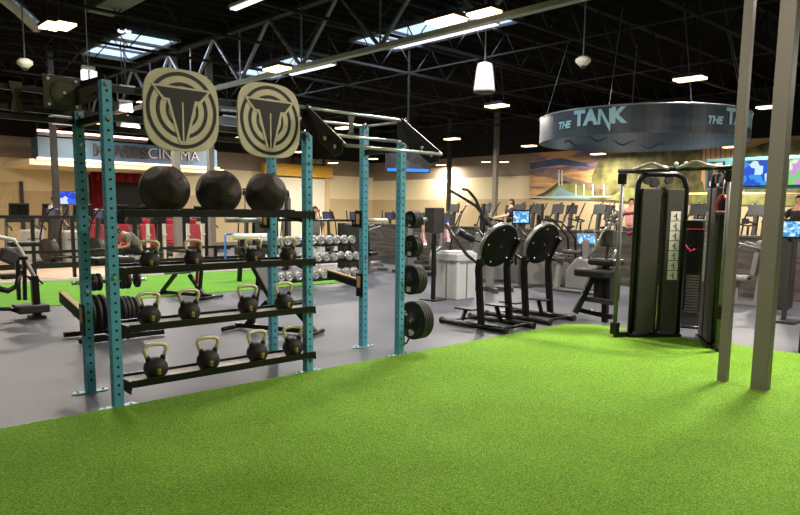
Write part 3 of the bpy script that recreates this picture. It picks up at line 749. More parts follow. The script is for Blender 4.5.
mp_([(607, 199.9), (625, 188), (640, 188), (700, 190), (840, 193), (840, 206.5), (700, 204)], 2)
mp_([(700, 192), (760, 193), (840, 193), (840, 196), (760, 196.5), (690, 194)], 9)
mp_([(530, 171), (560, 175), (590, 183), (606, 187), (608, 190), (590, 188), (558, 179), (530, 174)], 5)
for x in (559, 562, 576, 584, 593, 604): mp_([(x, 170 if x < 565 else 184), (x+1.3, 170 if x < 565 else 184), (x+1.3, 186 if x < 565 else 196), (x, 186 if x < 565 else 196)], 8)
mp_([(701, 190), (704, 148), (742, 142), (745, 191)], 7)
for k in range(8): mp_([(706+k*5, 189), (706+k*5, 148-k*.6), (707.2+k*5, 148-k*.6), (707.2+k*5, 189)], 5)
mp_([(746, 192), (745, 150), (770, 142), (840, 138), (840, 194)], 1)
mp_([(672, 192), (676, 182), (690, 176), (704, 182), (706, 192)], 1)
o = mu.build('wall_mural', mural_mats); tagged(o, 'painted mural of orange sunset, trees, hills and a covered bridge on the right wall', 'mural')
tagged(MB().box((XW-.03, ya/2-4, 2.38), (.06, ya+8, .06)).build('picture_rail', whitep), 'pale rail along the bottom edge of the sunset mural', 'rail')
tagged(MB().box((XW-.05, 3.0, 2.47), (.07, 18, .06)).build('light_rail', yled), 'thin glowing yellow light rail below the televisions on the right', 'light')
# televisions in a blue frame
o = empty('television_wall', 'wide teal framed bank of televisions behind the grey columns at the right', 'television', (21.9, 5.4, 0))
ytl = at(705, 175, X=21.9).y; 
fr = mat('tv_frame_teal', '#6fb4b8', .4, 0, .05, 4)
MB().box((.1, (ytl-(-1.5))/2-1.5-5.4, 2.9), (.1, ytl+1.5, .98)).build('frame', fr, o, bevel=.01)
for (x0, x1, m_) in [(710, 722, scr_face), (741, 769, scr_tv), (789, 815, scr_tvp)]:
    a = at(x0, 175, X=21.9).y; c = at(x1, 175, X=21.9).y
    s = MB().box((.02, (a+c)/2-5.4, 2.9), (.06, a-c+.1, .78)).build('television', dgrey, o, bevel=.006)
    MB().box((-.015, (a+c)/2-5.4, 2.9), (.012, a-c, .72)).build('screen', m_, s)
for y in (-.5, 1.0): MB().bar((.15, y, 3.35), (.15, y, ZC), .05).build('hanger', dsteel, o)
# hanging television
p = at(408, 163, Z=3.0); o = empty('hanging_television', 'television hanging from the ceiling behind the teal posts with a blue strip along its bottom', 'television', p, -.55+0)
MB().box((0, 0, 0), (1.28, .08, .52)).build('casing', dgrey, o, bevel=.01)
MB().box((0, -.045, .035), (1.2, .01, .40)).build('screen', scr_dim, o); MB().box((0, -.046, -.2), (1.2, .012, .08)).build('ticker', blueline, o)
MB().bar((0, .05, .2), (0, .05, ZC-p.z), .05).build('mount_pole', dsteel, o)
# ================================================================ CINEMA FRONT
cy = 27.0
xa = at(38, 150, Y=cy).x; xb = at(217, 155, Y=cy).x
def sign_mat():
    m = mat('cinema_fascia', '#3a5466', .5, 0, .45, .8); return m
o = empty('cinema_sign', 'blue grey cinema sign fascia with pink glowing light strips reading MOVERS CINEMA', 'sign', ((xa+xb)/2, cy, 0))
W = xb-xa
MB().box((0, .4, 3.78), (W, .8, .74)).build('fascia', sign_mat(), o)
MB().box((0, -.05, 3.38), (W+.1, .12, .07)).build('lower_light_strip', pinkled, o)
MB().box((-(W/2)+2.0, -.05, 4.36), (4.0, .12, .07)).build('upper_light_strip', pinkled, o)
MB().box((-(W/2)+2.0, .1, 4.25), (4.0, .3, .1)).build('upper_light_housing', mgrey, o)
MB().box((0, 1.8, 3.25), (W+.6, 3.6, .2)).build('soffit', cream, o)
text('lettering', 'MOVERS', .56, mat('dark_letters', '#2c2723', .5), T(at(121, 151, Y=cy).x-(xa+xb)/2, -.02, 3.80) @ FACEC, o, .05, .035)
lc = text('lettering', 'CINEMA', .60, mat('pale_letters', '#b9a7a5', .5), T(at(174, 155, Y=cy).x-(xa+xb)/2, -.02, 3.80) @ FACEC, o, .05, -.008)
for s in (-1, 1):
    for q in range(3): pass
MB().bar((-W/2+.1, .3, 4.2), (-W/2+.1, .3, ZC), .06).bar((W/2-.1, .3, 4.2), (W/2-.1, .3, ZC), .06).build('hanger', dsteel, o)
c0 = at(92, 190, Y=30).x; c1 = at(178, 190, Y=30).x
o = empty('cinema_curtain', 'dark red stage curtain framing a dark screen under the cinema sign', 'curtain', ((c0+c1)/2, 30.0, 0))
w = c1-c0
def drape(x0, x1, z0, z1):
    mb = MB(); n = 60; vs = []; fs = []
    for i in range(n+1):
        x = x0+(x1-x0)*i/n; y = .08*math.sin(i*1.15)
        vs += [(x, y, z0), (x, y, z1), (x, y+.06, z0), (x, y+.06, z1)]
    for i in range(n): a = 4*i; fs += [(a, a+1, a+5, a+4), (a+2, a+6, a+7, a+3), (a+1, a+3, a+7, a+5), (a, a+4, a+6, a+2)]
    return mb.add(vs, fs, 0, True)
drape(-w/2, -w/2+.75, 0, 3.1).build('curtain_side', redc, o)
drape(w/2-.6, w/2, 0, 3.1).build('curtain_side', redc, o); drape(-w/2, w/2, 2.75, 3.2).build('valance', redc, o)
MB().box((0, .3, 1.6), (w, .05, 2.9)).build('screen', mat('cinema_dark', '#15100e', .6), o)
# yellow portal with the STUDIO sign
py = 30.6
a = at(263, 172, Y=py).x; b = at(331, 172, Y=py).x
o = empty('studio_portal', 'yellow beam portal with a dark STUDIO sign above it on the far left wall', 'portal', ((a+b)/2, py, 0)); W = b-a
MB().box((0, 0, 3.73), (W, .3, .62)).build('beam', yellow, o, bevel=.01)
MB().box((-W/2+.15, 0, 1.71), (.3, .3, 3.42)).build('post', yellow, o); 
MB().box((.3, .2, 1.7), (W-.9, .1, 3.3)).build('panel', mat('portal_white', '#e6dfc8', .6, 0, .02), o)
MB().box((W/2-.2, .1, 1.7), (.25, .2, 3.3)).build('post', beige, o)
sx = at(308, 165, Y=py).x-(a+b)/2
MB().box((sx, -.1, 4.25), (1.9*1.1, .15, .36)).build('sign_board', signdk, o)
text('lettering', 'STUDIO', .3, mat('studio_letters', '#b8a88c', .5), T(sx+.25, -.19, 4.25) @ FACEC, o, .03, .006)
# door far left, blue television
p = at(9, 240, Y=YW)
o = MB().box((p.x-.15, YW-.04, 1.3), (.95*1.2, .08, 2.6)).build('door_1', mat('door_cream', '#cdb98c', .6)); struct(o)
struct(MB().box((p.x+.55, YW-.05, 1.33), (.12, .12, 2.66)).build('trim_2', mgrey))
p = at(66, 198, Y=27.5)
o = empty('wall_television', 'bright blue television on a stand at the far left beside the thin dark column', 'television', p)
a = at(53, 198, Y=27.5).x; b = at(80, 198, Y=27.5).x; h = at(66, 191.5, Y=27.5).z-at(66, 205, Y=27.5).z
MB().box((0, 0, 0), (b-a, .08, h)).build('casing', dgrey, o); MB().box((0, -.05, 0), (b-a-.06, .02, h-.06)).build('screen', scr_blue, o)
MB().box((0, .1, -p.z/2-.1), (.2, .1, p.z-.2)).build('stand_pole', dgrey, o)

# ================================================================ MACHINES AND THINGS
def fl(x, y): return at(x, y, Z=0)
# ---- flywheel trainers with tilted black discs
def flywheel_trainer(loc, label):
    o = empty('flywheel_trainer', label, 'exercise machine', loc, 0, 'flywheel trainers beside the turf')
    L = lambda x, y, z: Vector((x-7.36, y-5.64, z))
    for X in (7.36, 8.0):
        ra = MB().tube([L(X, 5.66, .045), L(X, 6.84, .045)], .042, 0, 14).build('base_rail', blackt, o)
        for yy in (5.655, 6.845): MB().cyl(L(X, yy-.02, .045), L(X, yy+.02, .045), .048, 0, 16).build('end_cap', rubber, ra)
    for yy in (5.76, 6.70): MB().tube([L(7.36, yy, .05), L(8.0, yy, .05)], .022, 0, 12).build('cross_tube', blackt, o)
    c = at(498, 246, X=7.69)
    for X in (7.36, 8.0):
        pts = [L(X, 6.08, .04), L(X, 6.13, .5), L(X, 6.16, .85), L(X, 6.13, .98)]+([L(X, 6.05, 1.14), L(X, 5.97, 1.26)] if X > 7.7 else [])
        m = MB()
        for a, b in zip(pts, pts[1:]): m.bar(a, b+(b-a).normalized()*.01, .05, .10, upv=(0, 1, 0))
        lg = m.build('frame_leg', blackt, o, bevel=.004); lg['kind'] = 'part' if False else 'part'
        del lg['kind']
        MB().tube([L(X, 6.06, .93), L(X, 6.2, .95), L(X, 6.38, 1.04), L(X, 6.58, 1.24), L(X, 6.8, 1.46)], [.028, .028, .026, .024, .022], 0, 12).build('handle_bar', blackt, o)
    n = Vector((-.10, -.92, -.38)).normalized(); C_ = L(*c)+Vector((0, -.06, .0)); q = n.to_track_quat('Z', 'Y').to_matrix().to_4x4()
    M = T(*C_) @ q; R = .335
    d = MB().lathe([(.001, -.10), (R*.6, -.11), (R*.96, -.09), (R, -.07), (R, -.01), (R*.97, .005), (R*.93, .012), (.001, .018)], M, 0, 48).build('disc_housing', mat('glossy_black', '#0f0f0f', .38, .1, .1, 5, spec=.15), o)
    ri = MB().lathe([(R*1.0, -.075), (R*1.012, -.07), (R*1.012, -.012), (R*1.0, -.007)], M, 0, 48).build('disc_rim', mat('satin_rim', '#8f9294', .3, .6, .1, 8), d)
    for k in range(5):
        a = 2*PI*k/5+.5; MB().cyl(M @ Vector((R*.78*math.cos(a), R*.78*math.sin(a), .005)), M @ Vector((R*.78*math.cos(a), R*.78*math.sin(a), .022)), .013, 0, 10).build('bolt', chrome, d)
    MB().tube([L(7.36, 6.14, .95), C_+Vector((0, .16, .02)), L(8.0, 6.12, 1.02)], .03, 0, 12).build('axle', blackt, o)
    MB().cyl(M @ Vector((0, 0, .01)), M @ Vector((0, 0, .03)), .025, 0, 14).build('hub', dgrey, d)
    for X, yy, s in ((7.50, 6.50, .24), (7.86, 6.22, .29)):
        p = MB().box(L(X, yy, s), (.15, .34, .025)).bar(L(X, yy, s-.02), L(X+(-.1 if X < 7.7 else .1), yy+.0, .06), .04, .06)
        p.build('foot_pedal', blackt, o, bevel=.006)
    a = at(459, 231, X=7.52)-Vector((7.36, 5.64, 0)); b = at(474, 240, X=7.74)-Vector((7.36, 5.64, 0))
    MB().cyl(a, b, .055, 0, 18).build('roller_pad', mat('dark_pad_shiny', '#2b2d30', .3, .1, .1, 6), o)
    MB().tube([b, (b+C_)/2+Vector((0, .05, .0)), C_+Vector((0, .06, .1))], .014, 0, 8).build('pad_arm', blackt, o)
    return o
fw1 = flywheel_trainer((7.36, 5.66, 0), 'black trainer with a tilted round disc, nearer and left of the two beside the turf')
dup(fw1, (8.44, 5.68, 0), 0, 'black trainer with a tilted round disc, further right of the two beside the turf')

# ---- bin and kiosk
o = empty('litter_bin', 'square pale grey litter bin with a flat lid behind the flywheel trainers', 'bin', (9.72, 8.72, 0))
MB().box((0, 0, .36), (.54, .54, .72)).build('body', binm, o, bevel=.02)
MB().box((0, 0, .80), (.57, .57, .15)).box((0, 0, .89), (.5, .5, .04)).build('lid', binm, o, bevel=.02)
MB().box((-.272, 0, .7), (.012, .40, .01)).box((0, -.272, .7), (.40, .012, .01)).build('seam_line', mgrey, o)
for s in (-1,): MB().box((-.274, 0, .35), (.012, .03, .68)).build('front_rib', silver, o); MB().box((0, -.274, .35), (.03, .012, .68)).build('front_rib', silver, o)
p = fl(433, 300)
o = empty('wipe_dispenser', 'black box dispenser on a single post before the grey bin, pale towels hanging beside', 'dispenser', p)
MB().box((0, 0, .62), (.06, .06, 1.24)).build('post', blackm, o); MB().box((0, 0, .01), (.36, .36, .02)).build('base_plate', blackm, o)
MB().box((0, 0, 1.49), (.28, .24, .46)).build('box_head', dgrey, o, bevel=.01)
for s, zz, mm in ((-.2, 1.22, 'pink_cloth'), (.235, 1.27, 'pink_cloth2')): 
    t = MB(); 
    for k in range(5): t.box((s*.7+.015*math.sin(k*2), -s*.72, zz+.14-.07*k), (.05+.008*k, .05+.008*k, .075))
    t.build('hanging_towel', mat(mm, '#d9a9a6' if s < 0 else '#d8b4b8', .8, 0, .2, 20), o)
MB().box((.17, -.16, 1.44), (.05, .05, .1)).build('blue_bottle', mat('blue_plastic', '#3050a0', .4), o)

# ---- dual cable machine
def cable_machine(loc, rz, label):
    """two stack towers in a V joined by a grip beam; local +X points away from the user"""
    o = empty('cable_machine', label, 'cable machine', loc, rz)
    for s in (1, -1):
        P0 = Vector((.15, s*.54, 0)); P1 = Vector((.62, .13, 0)) if s > 0 else Vector((.78, -.20, 0)); d = (P1-P0).normalized(); nrm = Vector((-d.y, d.x, 0))*(1 if s < 0 else 1)
        if nrm.x > 0: nrm = -nrm
        Wd = (P1-P0).length
        def Q(u, v, z): return P0+d*u+nrm*v+Vector((0, 0, z))
        Mx = Matrix(((d.x, nrm.x, 0, 0), (d.y, nrm.y, 0, 0), (0, 0, 1, 0), (0, 0, 0, 1)))
        def bx(mb, u, v, z, du, dv, dz, m=0):
            mb.box(Q(u, v, z), (du, dv, dz), m, Mx.to_3x3()); return mb
        tw = bx(MB(), Wd*.26, 0, 1.03, Wd*.40, .16, 1.90); tower = bx(tw, Wd*.79, 0, 1.03, Wd*.36, .16, 1.90)
        to = bx(tower, Wd*.53, -.045, 1.03, Wd*.2, .07, 1.94).build('shroud', mat('charcoal_shroud', '#3b3936', .5, .1, .1, 3), o, bevel=.006)
        bx(MB(), Wd*.53, -.055, 1.35, Wd*.13, .02, 1.2).build('slot', mat('slot_black', '#0c0c0c', .6), to) if False else None
        st = MB()
        for k in range(16): bx(st, Wd*.53, .01, .14+k*.034, Wd*.12, .06, .026)
        st.build('weight_stack', dgrey, to)
        st = bx(MB(), Wd*.53, .045, .42, .014, .01, .6, 0); st.build('stack_pin_strip', chrome, to)
        # rounded outer frame tube
        pts = [Q(-.0, 0, .02), Q(-.0, 0, 2.02), Q(.03, 0, 2.12), Q(.12, 0, 2.17), Q(Wd-.1, 0, 2.17), Q(Wd-.0, 0, 2.12), Q(Wd+.04, 0, 2.0), Q(Wd+.04, 0, .02)]
        MB().tube(pts, .038, 0, 12).build('frame_tube', blackt, o)
        bx(MB(), Wd/2, 0, .03, Wd+.1, .2, .06).build('base', blackt, o, bevel=.006)
        for u, zz, rr in ((.12, 2.09, .055), (.22, 2.06, .065), (Wd*.66, 2.10, .055)):
            MB().cyl(Q(u, -.025, zz), Q(u, .025, zz), rr, 0, 20).build('pulley_wheel', rubber, o)
        # decals
        for k in range(7):
            dd = bx(MB(), Wd*.80, .082, 1.63-.13*k, .135, .004, .12).build('instruction_decal', mat('decal_white', '#c9c7bf', .5, 0, .03), to)
            f = MB(); bx(f, Wd*.80+.01, .085, 1.62-.13*k, .012, .003, .05); bx(f, Wd*.80-.012, .085, 1.63-.13*k, .03, .003, .012); bx(f, Wd*.80+.01, .085, 1.655-.13*k, .016, .003, .016); bx(f, Wd*.80+.02, .085, 1.59-.13*k, .03, .003, .01)
            f.build('pictogram', mgrey, dd)
        # pulley column with carriage
        G = Vector((-.06, s*.66, 0))
        MB().tube([G+Vector((0, 0, .06)), G+Vector((0, 0, 2.14))], .028, 0, 14).build('guide_post', mat('guide_post_steel', '#5f605c', .5, .2, .05, 10), o)
        MB().box(G+Vector((0, 0, 2.10)), (.09, .09, .14)).build('post_head', blackt, o, bevel=.01)
        cr = MB().box(G+Vector((0, 0, .14 if s > 0 else .5)), (.10, .09, .16)).build('carriage', blackt, o, bevel=.01)
        for k in (-1, 1): MB().cyl(G+Vector((.07, -.02*s, .12+.05*k+(.0 if s > 0 else .36))), G+Vector((.07, .02*s, .12+.05*k+(.0 if s > 0 else .36))), .042, 0, 18).build('pulley_wheel', rubber, cr)
        MB().bar(G+Vector((.0, 0, .05)), Q(.0, 0, .05), .06, .06).build('foot_link', blackt, o)
    # top beam with wavy grips
    MB().tube([(-.06, .72, 2.20), (-.06, -.72, 2.20)], .026, 0, 12).build('top_beam', blackt, o)
    for s in (1, -1): MB().tube([(-.06, s*.66, 2.2), (.12, s*.5, 2.19), (.2, s*.44, 2.18)], .025, 0, 10).build('beam_strut', blackt, o)
    MB().tube([(-.1, .5, 2.21), (-.12, .40, 2.235), (-.12, .30, 2.275), (-.12, .24, 2.275), (-.12, .14, 2.235), (-.1, .05, 2.21)], .02, 0, 12).build('grip', mat('grip_steel', '#a9a8a2', .3, .6), o)
    MB().tube([(-.1, -.05, 2.21), (-.12, -.14, 2.235), (-.12, -.24, 2.275), (-.12, -.30, 2.275), (-.12, -.40, 2.235), (-.1, -.5, 2.21)], .02, 0, 12).build('grip', MATS['grip_steel'], o)
    for y in (-.04, -.16): MB().ball((-.1, y, 2.26), .026, 0, 12).build('knob', whitep, o)
    MB().box((.62, 0, 1.52), (.05, .3, .1)).build('cross_plate', blackt, o)
    return o
cm = cable_machine((8.32, 3.87, 0), .06, 'large black twin tower cable machine with white instruction decals standing at the turf edge')
o = empty('wall_pad', 'x', 'x') if False else None
# things on the cable machine
o = empty('handle_strap', 'red and grey cable handle hanging from the right tower of the near cable machine', 'cable handle', at(722, 205, X=8.4))
MB().tube([(0, .02, .12), (0, .06, .02), (0, .06, -.08), (0, -.06, -.08), (0, -.06, .02), (0, -.02, .12)], .014, 0, 8).build('webbing', redm, o)
MB().cyl((0, -.08, -.09), (0, .08, -.09), .02, 0, 12).build('grip', mgrey, o)
MB().tube([(0, 0, .12), (.03, 0, .3)], .008, 0, 8).build('cable', chrome, o)
# ---- black cabinet machine seen between the towers
def stack_cabinet(loc, rz, label, h=1.5):
    o = empty('weight_machine', label, 'weight machine', loc, rz)
    MB().box((0, 0, h/2), (.62, .55, h)).build('cabinet', dgrey, o, bevel=.02)
    MB().box((-.315, 0, h*.55), (.01, .22, h*.75)).build('window', mat('smoked_window', '#0f0e0e', .15), o)
    s = MB()
    for k in range(14): s.box((-.318, 0, .25+k*.04), (.012, .18, .03))
    s.build('weight_stack', mgrey, o)
    MB().box((-.322, .0, h-.13), (.006, .3, .03)).build('red_stripe', redm, o)
    MB().tube([(-.3, -.35, .02), (-.3, .35, .02)], .03, 0, 10).build('floor_bar', blackt, o)
    return o
stack_cabinet((10.1, 4.3, 0), .3, 'tall black weight cabinet with a red stripe between the towers of the cable machine', 1.58)
c = at(685, 245, X=9.6)
o = MB().tube([c+Vector((0, .1, .05)), c, c+Vector((0, -.09, -.09)), c+Vector((0, -.14, -.05))], .012, 0, 8).build('red_band', redm); tagged(o, 'small red resistance band hanging on the tall black weight cabinet', 'resistance band')

# ---- generic gym machines ---------------------------------------------------
def spin_bike(loc, rz, label, group):
    o = empty('spin_bike', label, 'exercise bike', loc, rz, group)
    MB().tube([(-.55, -.25, .05), (-.55, .25, .05)], .03, 0, 8).tube([(.5, -.25, .05), (.5, .25, .05)], .03, 0, 8).tube([(-.55, 0, .06), (.5, 0, .06)], .04, 0, 8).tube([(-.45, 0, .08), (-.1, 0, .35), (.42, 0, .85)], .045, 0, 8).tube([(-.1, 0, .3), (-.3, 0, .85)], .035, 0, 8).tube([(.5, 0, .08), (.42, 0, .9)], .04, 0, 8).build('frame', mgrey, o)
    MB().cyl((.38, -.04, .38), (.38, .04, .38), .25, 0, 24).build('flywheel', dgrey, o)
    MB().lathe([(.001, 0), (.09, .0), (.13, .03), (.12, .06), (.001, .07)], T(-.33, 0, .93) @ Matrix.Diagonal((1.2, .9, 1, 1)), 0, 14).bar((-.3, 0, .8), (-.32, 0, .95), .035).build('seat', seatb, o)
    h = MB().tube([(.42, 0, .88), (.42, 0, 1.1)], .025, 0, 8).tube([(.68, -.2, 1.2), (.45, -.2, 1.14), (.42, 0, 1.1), (.45, .2, 1.14), (.68, .2, 1.2)], .02, 0, 8).build('handlebar', seatb, o)
    MB().box((.52, 0, 1.2), (.03, .16, .12)).build('console', dgrey, h)
    cr = MB().cyl((-.02, -.09, .33), (-.02, .09, .33), .1, 0, 16).build('crank', blackt, o)
    for s in (-1, 1): MB().bar((-.02, s*.1, .33), (-.02+.16*s, s*.1, .33-.05*s), .02).box((-.02+.16*s, s*.16, .33-.05*s), (.1, .1, .02)).build('pedal', blackt, cr)
    return o
def elliptical(loc, rz, label, group, shell=None):
    o = empty('elliptical_trainer', label, 'elliptical trainer', loc, rz, group)
    MB().box((0, 0, .06), (1.8, .3, .1)).box((.85, 0, .06), (.1, .6, .08)).box((-.85, 0, .06), (.1, .6, .08)).build('base', dgrey, o, bevel=.02)
    MB().cyl((.55, -.1, .42), (.55, .1, .42), .34, 0, 28).build('drive_housing', shell or silver, o)
    MB().bar((.5, 0, .5), (.38, 0, 1.35), .14, .1).build('mast', shell or silver, o, bevel=.02)
    cn = MB().box((.36, 0, 1.45), (.06, .42, .3), 0, rot('Y', -.25).to_3x3()).build('console', dgrey, o, bevel=.01)
    MB().box((.325, 0, 1.455), (.006, .34, .22), 0, rot('Y', -.25).to_3x3()).build('screen', scr_dim, cn)
    for s in (-1, 1):
        MB().tube([(.45, s*.28, .35), (.5, s*.29, .8), (.32, s*.29, 1.25), (.05, s*.26, 1.55), (-.12, s*.2, 1.66)], .022, 0, 10).build('swing_arm', blackt, o)
        MB().tube([(.5, s*.2, .3), (-.25, s*.2, .22)], .03, 0, 8).box((-.3, s*.2, .27), (.4, .15, .05)).build('foot_bar', dgrey, o)
    return o
def treadmill(loc, rz, label, group):
    o = empty('treadmill', label, 'treadmill', loc, rz, group)
    MB().box((-.2, 0, .15), (1.7, .8, .14)).build('deck', dgrey, o, bevel=.02); MB().box((-.2, 0, .225), (1.6, .5, .01)).build('belt', blackm, o)
    MB().box((.72, 0, .22), (.4, .82, .28)).build('motor_cover', silver, o, bevel=.05)
    for s in (-1, 1):
        MB().bar((.75, s*.4, .2), (.55, s*.4, 1.3), .08, .1).build('upright', silver, o, bevel=.01)
        MB().tube([(.55, s*.4, 1.05), (.1, s*.4, .98), (-.05, s*.4, .9)], .025, 0, 8).build('handrail', blackt, o)
    MB().box((.55, 0, 1.22), (.14, .85, .16)).build('dashboard', dgrey, o, bevel=.02)
    cn = MB().box((.6, 0, 1.55), (.07, .6, .42), 0, rot('Y', -.2).to_3x3()).build('console', seatb, o, bevel=.01)
    MB().box((.56, 0, 1.55), (.008, .5, .32), 0, rot('Y', -.2).to_3x3()).build('screen', mat('screen_off', '#0c0c10', .15), cn)
    return o
def stair_machine(loc, rz, label, group=None, shell=None):
    o = empty('stair_machine', label, 'stair machine', loc, rz, group)
    M = rot('X', PI/2)
    for s in (-1, 1):
        MB().prism([(-.75, .05), (.55, .05), (.62, .35), (.30, 1.15), (.1, 1.15), (-.2, .72), (-.75, .3)], .06, T(0, s*.36, 0) @ M).build('side_shell', shell or silver, o, bevel=.015)
        MB().tube([(.2, s*.36, 1.1), (.15, s*.38, 1.5), (-.25, s*.38, 1.45), (-.55, s*.38, 1.1), (-.6, s*.37, .4)], .026, 0, 10).build('handrail', blackt, o)
    for k in range(5): MB().box((-.55+.2*k, 0, .22+.17*k), (.24, .62, .05)).build('step', dgrey, o)
    cn = MB().bar((.2, 0, 1.05), (.2, 0, 1.6), .1).box((.17, 0, 1.68), (.06, .5, .34)).build('console', seatb, o)
    MB().box((.135, 0, 1.69), (.008, .42, .26)).build('screen', scr_con, cn)
    return o
def seat_machine(loc, rz, label, group=None, pad=None, frame=None, back=1.25):
    o = empty('seated_machine', label, 'weight machine', loc, rz, group); fm = frame or silver; pm = pad or seatb
    MB().bar((-.6, 0, .05), (.6, 0, .05), .1, .08).bar((-.6, -.3, .05), (-.6, .3, .05), .08, .08).bar((.6, -.35, .05), (.6, .35, .05), .08, .08).bar((.1, 0, .08), (.1, 0, .45), .1, .08).bar((-.25, 0, .08), (-.35, 0, back), .08, .08).build('frame', fm, o)
    MB().box((.1, 0, .5), (.42, .38, .09)).build('seat', pm, o, bevel=.03)
    MB().box((-.22, 0, .55+(back-.5)/2), (.09, .36, back-.5), 0, rot('Y', -.12).to_3x3()).build('backrest', pm, o, bevel=.03)
    for s in (-1, 1): MB().tube([(-.3, s*.2, back-.1), (.05, s*.38, back), (.3, s*.38, back-.25)], .022, 0, 8).build('arm_lever', fm, o); 
    st = MB().box((-.7, 0, .65), (.22, .5, 1.3)).build('stack_cabinet', dgrey, o, bevel=.02)
    s_ = MB()
    for k in range(12): s_.box((-.585, 0, .2+k*.045), (.01, .3, .035))
    s_.build('weight_stack', blackm, st)
    return o
def bench(loc, rz, label, pad=None, leg=None, incline=.9, group=None):
    o = empty('adjustable_bench', label, 'bench', loc, rz, group); pm = pad or seatb; lm = leg or blackt
    MB().bar((-.62, 0, .06), (.62, 0, .06), .07, .06).build('spine', lm, o)
    for x, w in ((-.62, .3), (.62, .22)): MB().tube([(x, -w, .04), (x, w, .04)], .032, 0, 10).build('floor_bar', blackt, o)
    MB().bar((.62, 0, .06), (.25, 0, .42), .06, .06).build('front_leg', lm, o); MB().bar((-.45, 0, .07), (-.1, 0, .42), .06, .06).build('rear_leg', lm, o)
    MB().box((.22, 0, .46), (.4, .28, .07), 0, rot('Y', .1).to_3x3()).build('seat', pm, o, bevel=.02)
    a = incline; c = Vector((.02, 0, .47)); e = c+Vector((-math.cos(a)*.8, 0, math.sin(a)*.8))
    MB().bar(c, e, .28, .07).build('backrest', pm, o, bevel=.02)
    MB().bar((-.35, 0, .1), c.lerp(e, .55)-Vector((0, 0, .03)), .05, .05).build('support_strut', lm, o)
    return o

# bikes and trainers on the raised deck behind the plank half wall
Z7 = .32
ref = spin_bike((16.0, 12.6, Z7), PI*.9, 'dark spin bike on the raised deck, furthest left of the bike row', 'spin bikes on the raised deck')
wh = ['beside the square column', 'just right of the square column', 'under the sunset edge of the mural', 'under the mural hill', 'under the mural bridge', 'left of the cable machine guide post', 'behind the cable machine tower']
for i in range(1, 8):
    dup(ref, (16.0, 12.6-1.02*i, Z7), PI*.9+random.uniform(-.15, .15), 'dark spin bike in the front deck row, '+wh[i-1])
for i, w_ in enumerate(['seen between the two cable towers', 'just left of the slim column', 'between the two grey columns', 'just right of the thick column']):
    dup(ref, (16.2, 4.9-.85*i, Z7), PI*.9+random.uniform(-.15, .15), 'dark spin bike in the right deck row, '+w_)
er = elliptical((18.6, 16.5, Z7), PI, 'tall dark elliptical in the back deck row, first from the left', 'ellipticals on the raised deck', mgrey)
for i in range(1, 10):
    dup(er, (18.6, 16.5-1.45*i, Z7), PI+random.uniform(-.1, .1), 'tall dark elliptical in the back deck row, %s from the left' % ['', 'second', 'third', 'fourth', 'fifth', 'sixth', 'seventh', 'eighth', 'ninth', 'tenth'][i])
for i in range(8):
    dup(er, (20.6+random.uniform(-.3, .3), 15.75-1.45*i+random.uniform(-.2, .2), Z7), PI+random.uniform(-.1, .1), 'dark elliptical in the rearmost deck row under the mural, %s from the left' % ['first', 'second', 'third', 'fourth', 'fifth', 'sixth', 'seventh', 'eighth'][i])
# trainer with two very long raised arms
o = empty('long_arm_trainer', 'dark trainer with two very long curved raised arms left of the square column', 'exercise machine', (11.0, 10.6, 0)); B = lambda x, y, X: at(x, y, X=X)-Vector((11.0, 10.6, 0))
for (pts, X) in (([(449, 190), (460, 196), (476, 206), (484, 216), (494, 232)], 11.0), ([(463, 189), (468, 190), (476, 200), (481, 212), (488, 226)], 11.4)):
    MB().tube([B(x, y, X) for x, y in pts], .032, 0, 10).build('long_arm', blackt, o)
q = B(491, 240, 11.2)
MB().bar((q.x, q.y, .05), (q.x, q.y, q.z+.25), .14, .14).build('mast', silver, o, bevel=.02); MB().bar((q.x-.3, q.y-.4, .05), (q.x+.3, q.y+.4, .05), .12, .09).bar((q.x-.3, q.y+.4, .05), (q.x+.3, q.y-.4, .05), .12, .09).build('base', mgrey, o)
q = at(521, 217, X=12.3); o = empty('lit_console', 'lit blue console screen on a mast beside the person in black', 'screen', (q.x, q.y, 0))
MB().box((.05, 0, q.z/2), (.07, .07, q.z)).box((.05, 0, .02), (.5, .5, .04)).build('stand', mgrey, o); cn = MB().box((0, 0, q.z), (.05, .40, .32), 0, rot('Z', .8).to_3x3()).build('casing', blackm, o); MB().box((-.022, -.022, q.z), (.012, .34, .25), 0, rot('Z', .8).to_3x3()).build('screen', scr_con, cn)
# stair machines and ellipticals in front of the half wall
sm = stair_machine((12.95, 10.55, 0), PI*.75, 'silver stair machine behind the left flywheel trainer')
dup(sm, (13.1, 9.0, 0), PI*.75, 'silver stair machine with lit screen behind the right flywheel trainer')
e2 = elliptical((13.3, 13.4, 0), PI*1.1, 'silver elliptical behind the litter bin, long arms raised', 'ellipticals before the half wall', silver)
dup(e2, (13.4, 12.2, 0), PI*1.05, 'silver elliptical behind the dispenser box and the bin')
t0 = seat_machine((11.9, 13.9, 0), .4, 'grey framed seated machine just right of the back teal post', None, seatb, silver)
dup(t0, (12.9, 15.3, 0), .2, 'grey framed seated machine left of the hanging plates, further back')
# far left wing of ellipticals under the cream wall
e3 = elliptical((15.5, 20.5, 0), PI*.2, 'dark elliptical before the cream wall, left of the central teal post', 'ellipticals before the cream wall', mgrey)
for i, l in enumerate(['just left of the hanging television', 'below the hanging television', 'left of the thin dark column']):
    dup(e3, (16.9+1.5*i, 20.6-.4*i, 0), PI*.2, 'dark elliptical before the cream wall, '+l)
